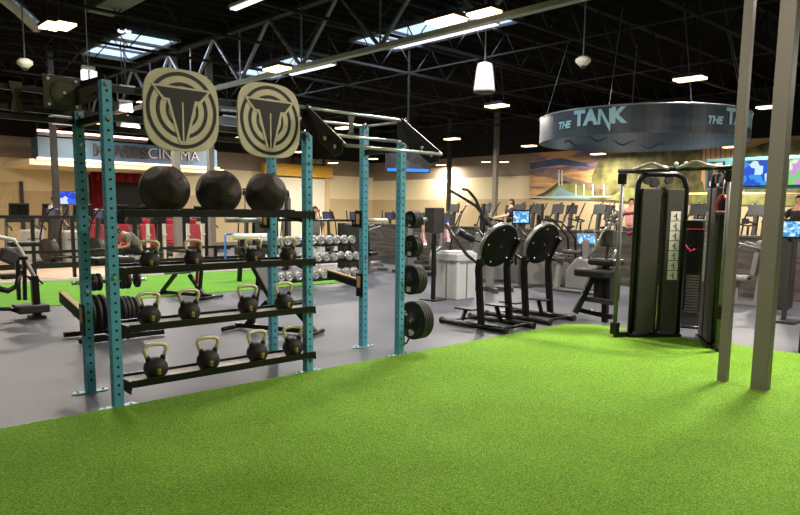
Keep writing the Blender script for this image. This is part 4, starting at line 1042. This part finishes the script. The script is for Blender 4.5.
# right side machines
seat_machine((13.2, 4.75, 0), PI*.55, 'silver seated machine seen between the two grey columns', None, silver, silver, 1.15)
p = fl(797, 352)
o = empty('roller_machine', 'black machine with round roller pads cut by the right picture edge', 'weight machine', (p.x+.1, p.y-.1, 0), -.1)
MB().box((0, -.12, .42), (.4, .34, .84)).build('cabinet', dgrey, o, bevel=.02)
MB().bar((-.1, 0, .05), (1.0, 0, .05), .1, .1).build('base_bar', blackt, o); MB().bar((.1, -.05, .8), (.25, -.1, 1.4), .08, .08).build('post', blackt, o)
MB().cyl((-.05, -.25, 1.18), (-.05, .12, 1.18), .07, 0, 18).build('roller_pad', seatb, o); MB().cyl((-.05, -.25, .90), (-.05, .08, .90), .055, 0, 18).build('roller_pad', seatb, o)
MB().bar((-.05, -.1, 1.18), (.15, -.1, 1.05), .04, .04).bar((-.05, -.1, .9), (.05, -.1, .84), .04, .04).build('pad_bracket', silver, o)
for s in (-.04, .04): MB().cyl((-.205, -.12+s, .05), (-.215, -.12+s, .05), .012, 0, 10).build('bolt', whitep, o)
p = at(790, 229, X=11.5)
o = empty('console_stand', 'bright blue lit console screen on a dark stand right of the thick grey column', 'screen', (p.x, p.y, 0))
MB().box((.06, 0, p.z/2), (.06, .06, p.z)).box((.06, 0, .02), (.4, .4, .04)).build('stand', dgrey, o)
cn = MB().box((.02, 0, p.z), (.04, .32, .30)).build('casing', blackm, o); MB().box((-.002, 0, p.z), (.006, .27, .23)).build('screen', scr_con, cn)
# grey machine with a lit console left of the cable machine
p = at(587, 239, X=12.4)
o = empty('console_bike', 'grey upright bike with a tilted bright blue screen left of the cable machine', 'exercise bike', (p.x, p.y, 0), 0)
cn = MB().box((0, 0, p.z), (.05, .46, .24), 0, rot('Y', -.2).to_3x3()).build('console', silver, o, bevel=.01); MB().box((-.03, 0, p.z), (.006, .40, .19), 0, rot('Y', -.2).to_3x3()).build('screen', scr_con, cn)
MB().tube([(.05, -.15, p.z+.1), (.07, -.1, p.z+.19), (.07, .1, p.z+.19), (.05, .15, p.z+.1)], .018, 0, 8).build('carry_handle', silver, o)
MB().bar((.05, 0, .25), (.03, 0, p.z), .2, .14).build('mast', silver, o, bevel=.03)
MB().prism([(-.35, .08), (.4, .08), (.4, .45), (.15, .75), (-.1, .72), (-.3, .4)], .28, rot('Z', PI/2) @ rot('X', PI/2)).build('drive_shell', silver, o, bevel=.04)
MB().tube([(-.1, .75, .05), (-.1, -.75, .05)], .04, 0, 10).build('floor_bar', silver, o); MB().bar((-.1, .62, .06), (.0, .62, .62), .1, .1).build('seat_post', silver, o)
MB().box((0, .62, .68), (.28, .4, .09)).build('seat', mgrey, o, bevel=.03)
MB().tube([(0, .95, .98), (0, .9, .84), (0, .7, .78), (0, .3, .8)], .03, 0, 10).build('side_handle', silver, o); MB().cyl((0, .55, .84), (0, .1, .84), .05, 0, 14).build('roller', mgrey, o)
# dark plate loaded chest machine with a grey head pad
p = fl(593, 322)
o = empty('chest_press', 'black plate loaded machine with grey head pad and silver wheel left of the cable machine', 'weight machine', p, .0)
B = lambda x, y, X=None: at(x, y, X=p.x+(X or 0))-Vector((p.x, p.y, 0))
MB().bar(B(575, 313, -.1), B(594, 275, .1), .08, .08).build('front_leg', blackt, o); MB().bar(B(576, 309, .1), B(612, 317, .1), .07, .07).build('floor_bar', blackt, o)
MB().bar(B(582, 298, .05), B(614, 303, .05), .07, .07).build('cross_tube', mgrey, o); MB().bar(B(605, 322, .1), B(606, 262, .2), .08, .08).build('rear_post', blackt, o)
MB().box(B(594, 273, .1), (.3, .55, .12)).build('seat', seatb, o, bevel=.03); MB().box(B(606, 262, .3), (.35, .45, .1)).build('arm_pad', seatb, o, bevel=.03)
MB().box(B(607, 284, .3), (.3, .3, .5)).build('plate_guard', dgrey, o, bevel=.02)
MB().tube([B(588, 258, 0), B(596, 246, 0), B(603, 232, .1), B(609, 226, .1)], .02, 0, 10).build('press_arm', chrome, o); MB().tube([B(590, 262, .2), B(612, 262, .2), B(616, 250, .2)], .02, 0, 10).build('press_arm', chrome, o)
MB().box(B(608, 238, .15), (.1, .22, .26)).bar(B(608, 245, .2), B(606, 262, .2), .05).build('head_pad', mgrey, o, bevel=.04)
c = B(613, 217, .2); wl = MB(); ring(wl, .10, .135, T(*c) @ FACEX, 0, n=28, d=.03)
for k in range(5): a = 2*PI*k/5; wl.bar(c, c+Vector((0, .11*math.cos(a), .11*math.sin(a))), .03)
wl.bar(c, B(608, 232, .2), .04); wl.build('silver_wheel', chrome, o)
# red handle near the guide post
p = at(633, 222, X=9.0)
o = empty('red_grip', 'bright red curved grip hanging left of the near cable machine tower', 'grip', p); MB().tube([(0, .09, .12), (0, -.02, .13), (0, -.09, .02), (0, -.05, -.14), (0, .06, -.17)], .03, 0, 10).build('handle', redm, o); MB().tube([(0, .09, .12), (0, .3, .05)], .015, 0, 8).build('strap', blackt, o)

# ---- dumbbell rack
o = empty('dumbbell_rack', 'three tier black rack full of silver dumbbells behind the right teal posts', 'rack', (8.72, 12.0, 0))
tiers = [(.27, -.25), (.62, -.05), (.98, .12)]
for z, y in tiers:
    MB().bar((-1.2, y-.1, z-.075), (1.2, y-.1, z-.075), .05, .04).bar((-1.2, y+.1, z-.055), (1.2, y+.1, z-.055), .05, .04).build('tier_rail', blackm, o) if False else [MB().bar((-1.2, y+q, z-.095+.2*(q > 0)*.1), (1.2, y+q, z-.095+.2*(q > 0)*.1), .05, .04).build('tier_rail', blackm, o) for q in (-.1, .1)]
for x in (-1.2, 1.2):
    MB().bar((x, -.4, .04), (x, .4, .04), .06, .06).build('foot', blackm, o); MB().bar((x, -.38, .05), (x, .22, .98), .07, .05).build('side_post', blackm, o)
    MB().bar((x, .3, .05), (x, .2, .95), .05, .05).build('rear_post', blackm, o)
db = empty('dumbbell', '', 'dumbbell', (0, 0, 0), 0, 'silver dumbbells on the rack')
MB().cyl((0, -.1, 0), (0, .1, 0), .016, 0, 8).build('grip', chrome, db)
for s in (-1, 1):
    MB().lathe([(.001, 0), (.06, .0), (.09, .012), (.093, .02), (.093, .07), (.085, .085), (.06, .087), (.055, .078), (.03, .078), (.028, .09), (.001, .09)], T(0, s*.10, 0) @ rot('X', PI/2 if s < 0 else -PI/2), 0, 18).build('head', sflat, db)
tn = ['bottom', 'middle', 'top']; on = ['first', 'second', 'third', 'fourth', 'fifth', 'sixth', 'seventh', 'eighth', 'ninth', 'tenth', 'eleventh', 'twelfth']
k0 = True
for t, (z, y) in enumerate(tiers):
    for i in range(11):
        if t == 1 and i in (8,): continue
        loc = (8.72-1.08+.216*i, 12.0+y, z+.02); lab = 'silver dumbbell on the %s tier of the rack, %s from the left' % (tn[t], on[i])
        if k0: db.location = loc; db['label'] = lab; k0 = False
        else: dup(db, loc, random.uniform(-.08, .08), lab)
# ---- far cable machine and neighbours behind the rack
dup(cm, (10.2, 16.2, 0), .35, 'black twin tower cable machine in the distance behind the right logo board post')
o = empty('roller_stand', 'black stand carrying a long pale roller behind the right kettlebells', 'stand', (7.2, 13.6, 0))
a = at(233, 237, Y=13.6); b = at(268, 236, Y=13.6); c = (a+b)/2-Vector((7.2, 13.6, 0)); h = (b.x-a.x)/2
MB().cyl((c.x-h, 0, c.z), (c.x+h, 0, c.z), .07, 0, 18).build('roller', whitep, o)
MB().bar((c.x-h*.7, 0, 0.03), (c.x-h*.5, 0, c.z-.05), .09, .06).build('leg', blackt, o); MB().bar((c.x+h*.7, 0, 0.03), (c.x+h*.5, 0, c.z-.05), .09, .06).build('leg', blackt, o)
MB().box((c.x, .1, c.z-.32), (h*1.3, .3, .2)).build('cross_panel', dgrey, o, bevel=.02)
o = empty('blue_cart', 'bright blue bent tube frame on the floor left of the pale roller', 'frame', at(231, 262, Y=16.9)*1)
o.location.z = 0; bx_ = o.location.x
a = at(225, 234, Y=16.9); b = at(238, 233.5, Y=16.9)
MB().tube([(a.x-bx_, 0, .02), (a.x-bx_, 0, a.z-.04), (a.x-bx_+.04, 0, a.z), (b.x-bx_, 0, a.z)], .03, 0, 10).build('tube_frame', bluef, o); MB().box((a.x-bx_+.15, 0, .03), (.6, .4, .04)).build('base', whitep, o)
# benches
b1 = bench((5.0, 7.75, 0), -1.15, 'black adjustable bench with raised back standing behind the teal rack', None, None, 1.0)
pb = fl(186, 297); bench((pb.x, pb.y, 0), 1.9, 'bench with a pale blue pad and red and black legs on the far turf edge', padg, None, .25)
o = MB().tube([fl(196, 298)+Vector((0, 0, .03)), fl(196, 298)+Vector((.05, 0, .55))], .03, 0, 8).build('red_post', redm); tagged(o, 'short red post beside the pale blue padded bench', 'post')
def press_bench(px, label):
    p = at(px, 262, Y=17.6); o = empty('press_bench', label, 'bench', (p.x, 17.6, 0))
    for s in (-1, 1):
        MB().box((s*.22, 0, .62), (.07, .07, 1.24)).box((s*.22, -.06, .95), (.06, .1, .05)).build('upright', steelw, o)
    MB().box((0, .5, .45), (.3, 1.1, .09)).build('pad', seatb, o, bevel=.02); MB().box((0, .5, .22), (.08, .9, .08)).box((0, .95, .2), (.4, .06, .4)).build('frame', whitep, o)
press_bench(157, 'bench with two white uprights below the left ball, by the seated person'); press_bench(196, 'bench with two white uprights below the middle ball')
# plate tree behind the left posts
YT = 8.8
o = empty('plate_tree', 'black plate storage tree on the grey floor behind the left teal posts', 'rack', (at(112, 335, Y=YT).x, YT, 0)); ox = o.location.x
def TL(x, y, dy=0): q = at(x, y, Y=YT+dy); return Vector((q.x-ox, dy, q.z))
MB().bar((-.5, -.3, .05), (.55, -.3, .05), .07, .06).build('floor_bar', blackt, o); MB().bar((-.5, .25, .05), (.55, .25, .05), .07, .06).build('floor_bar', blackt, o); MB().bar((0, -.3, .06), (0, .25, .06), .07, .06).build('floor_bar', blackt, o)
MB().bar((0, 0, .05), (0, 0, .95), .08, .08).build('post', blackt, o)
MB().box((.05, 0, .98), (.5, .25, .1)).build('top_pad', seatb, o, bevel=.03)
for z in (.33, .72):
    for s in (-1, 1): MB().cyl((s*.03, 0, z), (s*.46, 0, z), .024, 0, 12).build('storage_horn', chrome, o)
pls = [(-.30, .33, .235, 'large plate on the low left horn of the plate tree, outermost'), (-.22, .33, .235, 'large plate on the low left horn of the plate tree, middle'), (-.14, .33, .235, 'large plate on the low left horn of the plate tree, innermost'),
       (.10, .33, .19, 'medium plate on the low right horn of the plate tree, innermost'), (.15, .33, .19, 'medium plate on the low right horn of the plate tree, second'), (.20, .33, .19, 'medium plate on the low right horn of the plate tree, third'), (.28, .33, .17, 'medium plate on the low right horn of the plate tree, fourth'), (.33, .33, .17, 'medium plate on the low right horn of the plate tree, outermost'),
       (-.22, .72, .11, 'small plate on the upper left horn of the plate tree, outer'), (-.16, .72, .11, 'small plate on the upper left horn of the plate tree, inner'), (.14, .72, .11, 'small plate on the upper right horn of the plate tree, inner'), (.2, .72, .11, 'small plate on the upper right horn of the plate tree, middle'), (.33, .72, .1, 'small plate on the upper right horn of the plate tree, outer')]
for x, z, r_, lab in pls:
    t_ = .04; m = MB().lathe([(.026, 0), (r_*.35, 0), (r_*.4, .004), (r_*.75, .005), (r_*.8, 0), (r_*.96, 0), (r_, .005), (r_, t_-.005), (r_*.96, t_), (.026, t_)], rot('Y', PI/2), 0, 32)
    pp = m.build('weight_plate', rubber, loc=(ox+x, YT, z)); tagged(pp, lab, 'weight plate', 'weight plates on the plate tree')
    MB().box((-.001, 0, r_*.6), (.003, r_*.3, r_*.1)).build('print', whitep, pp)
# abdominal machine at the left edge
YM = 11.0
p = at(33, 318, Y=YM); o = empty('arm_curl_machine', 'black framed machine with a bent silver handle tube at the left picture edge', 'weight machine', (p.x, YM, 0)); ox = p.x
def ML(x, y, dy=0): q = at(x, y, Y=YM+dy); return Vector((q.x-ox, dy, q.z))
MB().tube([ML(-14, 236), ML(2, 237.5), ML(14, 240), ML(20, 249), ML(34, 276)], .03, 0, 12).build('handle_tube', steelw, o)
MB().bar(ML(34, 276), ML(37, 316), .10, .08).build('front_post', blackt, o); MB().bar(ML(17, 258), ML(19, 300), .05, .05).build('guide_rod', blackt, o); MB().bar(ML(24, 258), ML(25, 300), .05, .05).build('guide_rod', blackt, o)
MB().bar(ML(13, 258), ML(27, 258), .1, .05).build('rod_cap', blackt, o)
MB().box(ML(31, 308), (.42, .4, .12)).build('foot_box', dgrey, o, bevel=.02); MB().box(ML(37, 318)+Vector((0, 0, .02)), (.2, .25, .04)).build('floor_plate', blackt, o)
MB().box(ML(24, 244, .1), (.4, .25, .07)).build('arm_pad', seatb, o, bevel=.02); MB().box(ML(8, 256), (.22, .25, .2), 0, rot('Y', .5).to_3x3()).build('elbow_pad', mgrey, o, bevel=.03)
MB().tube([ML(-12, 286), ML(8, 291), ML(17, 286), ML(20, 270)], .04, 0, 10).build('lower_tube', blackt, o); MB().tube([ML(27, 276), ML(38, 286), ML(43, 284), ML(36, 277)], .018, 0, 8).build('side_grip', blackt, o)
MB().box(ML(9, 276, .1), (.25, .25, .08)).build('seat', seatb, o, bevel=.02); MB().tube([ML(-15, 309), ML(10, 309), ML(20, 312)], .03, 0, 8).build('floor_tube', blackt, o)
# fence, bins and cardio machines at the far left
YF = 17.0
a = at(-30, 216, Y=YF); b = at(84, 216, Y=YF)
o = empty('railing', 'dark horizontal railing with slim posts crossing the far left', 'railing', (b.x, YF, 0))
for z, h in ((1.42, .07), (.62, .07), (.3, .12)): MB().bar((a.x-b.x, 0, z), (0 if z > 1 else 5.2, 0, z), .06, h).build('rail', blackm, o)
for px in (-20, 33, 73): q = at(px, 240, Y=YF).x-b.x; MB().box((q, 0, .71), (.07, .07, 1.42)).build('post', blackm, o)
for q in (1.6, 3.4, 5.2): MB().box((q, 0, .33), (.07, .07, .66)).build('post', blackm, o)
for px, yb, h, lab in ((73, 262, .95, 'pale grey round topped bin beside the leftmost teal post'), (33, 261, .95, 'pale grey bin further left behind the railing')):
    p = fl(px, yb); o = empty('litter_bin', lab, 'bin', p)
    MB().box((0, 0, h/2), (.6, .5, h)).build('body', mat('bin_pale', '#b9b5aa', .5, 0, .05), o, bevel=.06); MB().box((0, -.252, h*.72), (.4, .01, .03)).build('slot', mgrey, o)
tr = treadmill((6.3, 24.2, 0), PI/2, 'treadmill with a black console before the cream wall, leftmost', 'treadmills at the far left')
for i, (x, y) in enumerate([(7.35, 24.4), (8.4, 24.6), (9.8, 24.8), (10.9, 24.9), (12.0, 25.0), (13.1, 25.0)]):
    dup(tr, (x, y, 0), PI/2, 'treadmill with a black console in the far left row, %s from the left' % on[i+1])
st2 = None
e4 = elliptical((6.2, 20.4, 0), PI*.6, 'grey elliptical behind the railing at the far left edge', 'ellipticals behind the railing', mgrey)
dup(e4, (7.6, 20.7, 0), PI*.6, 'grey elliptical behind the railing beside the pale bin')
dup(e4, (12.1, 20.2, 0), PI*.4, 'grey elliptical seen below the middle black ball'); dup(e4, (13.3, 20.4, 0), PI*.4, 'grey elliptical seen left of the pale roller')
def red_seat(loc, rz, label):
    o = empty('rowing_seat', label, 'exercise machine', loc, rz, 'red seated machines')
    MB().bar((-.7, 0, .08), (.6, 0, .08), .12, .1).bar((-.6, -.3, .05), (-.6, .3, .05), .08).bar((.55, -.3, .05), (.55, .3, .05), .08).build('base', dgrey, o)
    MB().box((0, 0, .48), (.5, .5, .14)).bar((0, 0, .1), (0, 0, .45), .12).build('seat', redm, o, bevel=.05)
    MB().box((-.28, 0, .82), (.14, .5, .62), 0, rot('Y', -.2).to_3x3()).build('backrest', redm, o, bevel=.06); MB().box((-.36, 0, 1.2), (.12, .26, .2)).build('headrest', redm, o, bevel=.05)
    MB().bar((.6, 0, .1), (.7, 0, 1.2), .1, .1).box((.68, 0, 1.28), (.06, .4, .26)).build('console', blackm, o)
    return o
rx = at(100, 230, Y=22.0).x
rs = red_seat((rx, 22.0, 0), -PI/2, 'red seated machine seen between the two left teal posts')
for i in range(4): dup(rs, (rx+.82*(i+1), 22.0, 0), -PI/2, 'red seated machine behind the person on the bench, %s from the left' % on[i])

# ================================================================ PEOPLE
def skinned(name, verts, edges, m, parent, root=0, sub=2):
    bm = bmesh.new(); lay = bm.verts.layers.skin.verify(); vs = []
    for (c, r_) in verts:
        v = bm.verts.new(c); v[lay].radius = (r_, r_) if not isinstance(r_, tuple) else r_; vs.append(v)
    vs[root][lay].use_root = True
    for a, b in edges: bm.edges.new((vs[a], vs[b]))
    me = bpy.data.meshes.new(name); bm.to_mesh(me); bm.free()
    o = bpy.data.objects.new(name, me); COL.objects.link(o); o.parent = parent
    sk = o.modifiers.new('skin', 'SKIN'); sk.use_smooth_shade = True
    if sub: ss = o.modifiers.new('sub', 'SUBSURF'); ss.levels = sub; ss.render_levels = sub
    dg = bpy.context.evaluated_depsgraph_get(); me2 = bpy.data.meshes.new_from_object(o.evaluated_get(dg))
    bpy.data.objects.remove(o)
    me2.materials.clear(); me2.materials.append(m)
    for p_ in me2.polygons: p_.material_index = 0; p_.use_smooth = True
    o = bpy.data.objects.new(name, me2); COL.objects.link(o); o.parent = parent
    return o
def person(label, loc, rz, J, shirt, trousers, hair=hairm, shoes=None):
    """J: dict of joints in local metres, facing -Y"""
    o = empty('person', label, 'person', loc, rz)
    V = []; E_ = []; idx = {}
    def add(k, r_): idx[k] = len(V); V.append((J[k], r_)); return idx[k]
    add('pelvis', .13); add('waist', .115); add('chest', .145); add('neckb', .07); add('neck', .052); add('head', .078); add('crown', .07)
    for a, b in (('pelvis', 'waist'), ('waist', 'chest'), ('chest', 'neckb'), ('neckb', 'neck'), ('neck', 'head'), ('head', 'crown')): E_.append((idx[a], idx[b]))
    for s in 'LR':
        for k, r_, pa in (('sh', .062, 'neckb'), ('el', .042, 'sh'), ('wr', .028, 'el'), ('pa', .034, 'wr')):
            add(k+s, r_); E_.append((idx[(pa+s) if pa != 'neckb' else 'neckb'], idx[k+s]))
        w, p_ = Vector(J['wr'+s]), Vector(J['pa'+s]); d = (p_-w).normalized(); sd = d.cross(Vector((0, 1, 0)) if abs(d.y) < .8 else Vector((0, 0, 1))).normalized()
        for f in range(5):
            off = (-.030+.019*f) if f < 4 else .045
            ln = (.055, .068, .064, .05, .035)[f]
            q = p_+sd*off+d*(.02 if f < 4 else -.02); J['f%d%s' % (f, s)] = q; J['g%d%s' % (f, s)] = q+d*ln+Vector((0, -.015, -.005))
            add('f%d%s' % (f, s), .010); add('g%d%s' % (f, s), .008); E_ += [(idx['pa'+s], idx['f%d%s' % (f, s)]), (idx['f%d%s' % (f, s)], idx['g%d%s' % (f, s)])]
        for k, r_, pa in (('hp', .088, 'pelvis'), ('kn', .056, 'hp'), ('an', .036, 'kn'), ('to', .03, 'an')):
            add(k+s, r_); E_.append((idx[(pa+s) if pa != 'pelvis' else 'pelvis'], idx[k+s]))
    body = skinned('body', V, E_, skin, o, 0, 1)
    hd = Vector(J['head']); cr = Vector(J['crown']); upv = (cr-hd).normalized(); fwd = Vector(J.get('face', (0, -1, 0))).normalized(); fwd = (fwd-upv*fwd.dot(upv)).normalized(); side = upv.cross(fwd)
    Mh = Matrix((side, -fwd, upv)).transposed().to_4x4(); Mh.translation = hd
    hm = MB(); n = 16; prof = []
    hm.ball((0, 0, 0), .001)
    hm = MB().ball((0, .012, .035), .098, 0, 18, (.86, 1.02, 1.05)); 
    # cut away the face side of the hair cap
    keep = [f for f in range(len(hm.f)) if not (sum((hm.v[i].y for i in hm.f[f]))/len(hm.f[f]) < -.035 and sum((hm.v[i].z for i in hm.f[f]))/len(hm.f[f]) < .085) and sum((hm.v[i].z for i in hm.f[f]))/len(hm.f[f]) > -.05]
    hm.f = [hm.f[i] for i in keep]; hm.m = [0]*len(keep); hm.s = [True]*len(keep); hm.v = [Mh @ v for v in hm.v]
    hm.build('hair', hair, o)
    MB().ball(Mh @ Vector((0, -.085, .0)), .014, 0, 8).build('nose', skin, body)
    for s in (-1, 1):
        MB().ball(Mh @ Vector((s*.03, -.078, .03)), .010, 0, 8).build('eye', inkm, body); MB().ball(Mh @ Vector((s*.084, .005, .01)), .02, 0, 8, (.5, 1, 1.4)).build('ear', skin, body)
    MB().ball(Mh @ Vector((0, -.080, -.04)), .018, 0, 8, (1.3, .4, .4)).build('mouth', mat('lips', '#8c5148', .5), body)
    def mix(a, b, t): return Vector(J[a]).lerp(Vector(J[b]), t)
    sv = [(J['pelvis'], .165), (J['waist'], .15), (J['chest'], .165), (mix('chest', 'neckb', .8), .09)]
    se = [(0, 1), (1, 2), (2, 3)]
    for s in 'LR': k = len(sv); sv += [(J['sh'+s], .078), (mix('sh'+s, 'el'+s, .75), .060)]; se += [(3, k), (k, k+1)]
    skinned('shirt', sv, se, shirt, o, 0, 1)
    tv = [(J['pelvis'], .148)]; te = []
    for s in 'LR': k = len(tv); tv += [(J['hp'+s], .102), (J['kn'+s], .072), (mix('kn'+s, 'an'+s, .9), .05)]; te += [(0, k), (k, k+1), (k+1, k+2)]
    skinned('trousers', tv, te, trousers, o, 0, 1)
    for s in 'LR':
        skinned('shoe', [(J['an'+s], .045), (J['to'+s], .04)], [(0, 1)], shoes or whitep, o, 0, 1)
    return o
def standing(**kw):
    J = dict(pelvis=(0, 0, .95), waist=(0, 0, 1.1), chest=(0, 0, 1.3), neckb=(0, 0, 1.45), neck=(0, -.01, 1.53), head=(0, -.02, 1.62), crown=(0, -.01, 1.70),
             shL=(.19, 0, 1.42), elL=(.25, .02, 1.14), wrL=(.25, -.14, .95), paL=(.25, -.2, .88), shR=(-.19, 0, 1.42), elR=(-.25, .02, 1.14), wrR=(-.25, -.14, .95), paR=(-.25, -.2, .88),
             hpL=(.1, 0, .88), knL=(.11, -.02, .5), anL=(.12, .02, .08), toL=(.13, -.14, .04), hpR=(-.1, 0, .88), knR=(-.11, -.02, .5), anR=(-.12, .02, .08), toR=(-.13, -.14, .04))
    J.update(kw); return J
clb = mat('cloth_black', '#17181a', .85, 0, .15, 20); clg = mat('cloth_grey', '#6b6660', .85, 0, .15, 20); cln = mat('cloth_navy', '#23252f', .85, 0, .15, 20); clp = mat('cloth_pink', '#c98f8a', .85, 0, .15, 20); clw = mat('cloth_white', '#c9c4bb', .85, 0, .1, 20)
# man in black behind the trainers, reaching forward
p = at(511, 222, X=17.2); reach = dict(elL=(.24, -.2, 1.22), wrL=(.2, -.42, 1.18), paL=(.18, -.5, 1.17), elR=(-.24, -.2, 1.22), wrR=(-.2, -.42, 1.18), paR=(-.18, -.5, 1.17))
person('person in a black t-shirt standing behind the flywheel trainers, arms reaching forward', (p.x, p.y, Z7), -PI*.72, standing(**reach), clb, cln)
p = at(631, 215, X=17.2); person('person in a pink top standing behind the near cable machine post', (p.x, p.y, Z7), -PI*.4, standing(), clp, clb)
p = at(799, 215, X=15.2); person('person with bare raised arms at the right edge above the blue console', (p.x, p.y, Z7), -PI*.6, standing(**dict(reach, elL=(.3, -.1, 1.25), wrL=(.28, -.25, 1.45), paL=(.27, -.3, 1.52))), clb, clb)
p = at(315, 240, Y=14.6); person('person in grey standing behind the silver dumbbells', (p.x, 14.6, 0), -.3, standing(), clg, clw)
p = at(46, 215, Y=23.6); person('person in a white shirt walking on the leftmost treadmill row', (p.x, 22.7, .24), PI*.2, standing(), clw, clb)
# seated person bending forward on a low bench
p = at(140, 250, Y=17.3)
sit = dict(pelvis=(0, 0, .62), waist=(-.10, -.0, .76), chest=(-.26, 0, .90), neckb=(-.38, 0, .98), neck=(-.45, 0, 1.02), head=(-.53, 0, 1.05), crown=(-.59, 0, 1.10), face=(-1, 0, -.5),
           shL=(-.34, -.19, .95), elL=(-.38, -.22, .70), wrL=(-.56, -.14, .66), paL=(-.62, -.12, .65), shR=(-.34, .19, .95), elR=(-.38, .22, .70), wrR=(-.56, .14, .66), paR=(-.62, .12, .65),
           hpL=(-.05, -.1, .57), knL=(-.45, -.14, .55), anL=(-.42, -.14, .09), toL=(-.56, -.14, .04), hpR=(-.05, .1, .57), knR=(-.45, .14, .55), anR=(-.42, .14, .09), toR=(-.56, .14, .04))
person('person in a grey shirt sitting bent forward on a bench below the left ball', (p.x, 17.3, 0), 0, sit, clg, cln, shoes=clb)
o = empty('flat_bench', 'low white topped flat bench under the seated person', 'bench', (p.x-.1, 17.3, 0)); MB().box((0, 0, .42), (1.1, .3, .08)).build('pad', whitep, o, bevel=.02)
for s in (-1, 1): MB().bar((s*.42, -.2, .02), (s*.42, .2, .02), .05, .04).bar((s*.42, 0, .02), (s*.42, 0, .4), .05).build('leg', blackm, o)
# =================================================================== LIGHTS
LAMPS = [o for o in COL.objects if o.name.startswith('high_bay_lamp') and o.parent is None]; USED = []
for (x, y, z, e) in [(15.2, 6.9, 4.5, 620), (15.4, 12.4, 4.5, 620), (20.5, 7, 4.5, 560), (21, 19.2, 4.5, 560), (25.0, 15.5, 4.0, 420), (15.7, 19.7, 4.5, 560), (8.2, 12.6, 4.6, 330), (8.0, 7.1, 4.6, 520), (20.6, 28, 4.4, 560), (25.5, 25, 4.0, 420),
                     (3.7, 12, 4.5, 260), (3.7, 17.5, 4.5, 420), (9.5, 18.5, 4.5, 420), (9, 25, 4.5, 620), (15, 25.5, 4.5, 560), (24.5, 9.7, 4.0, 420), (3, 25, 4.5, 420),
                     (9.4, 2.6, 4.6, 900), (15, 1.0, 4.6, 500), (4.5, 2.2, 4.6, 210), (9, -4, 4.6, 190), (3.2, -3.2, 4.6, 90), (-2, 7, 4.6, 90), (2.6, 7.3, 4.6, 130), (-2, 2, 4.6, 70), (21, 0, 4.6, 400)]:
    near = min(LAMPS, key=lambda l: (l.location.x-x)**2+(l.location.y-y)**2)
    if (near.location.x-x)**2+(near.location.y-y)**2 < 5.0 and near not in USED:
        USED.append(near); loc = near.location
    else:
        off = dup(proto, (x, y, 4.6), 0, 'added warm white high bay lamp overhead, unseen from the camera'); loc = off.location  # unseen lamp copy added where an extra light has no fixture
    area((loc[0], loc[1], loc[2]-.05), .36, .66, e*.5, WARM)
for (x, y, e) in [(12.7, 12.4, 160), (12.6, 19, 130), (8, 19.6, 110)]:
    area((x, y, ZC-.1), 1.4, 3.6, e, (.75, .87, 1))
w = bpy.data.worlds.new('world'); SC.world = w; w.use_nodes = True
w.node_tree.nodes['Background'].inputs[0].default_value = (.8, .85, 1, 1); w.node_tree.nodes['Background'].inputs[1].default_value = .3
SC.view_settings.view_transform = 'Standard'; SC.view_settings.look = 'None'; SC.view_settings.exposure = .22; SC.view_settings.gamma = 1
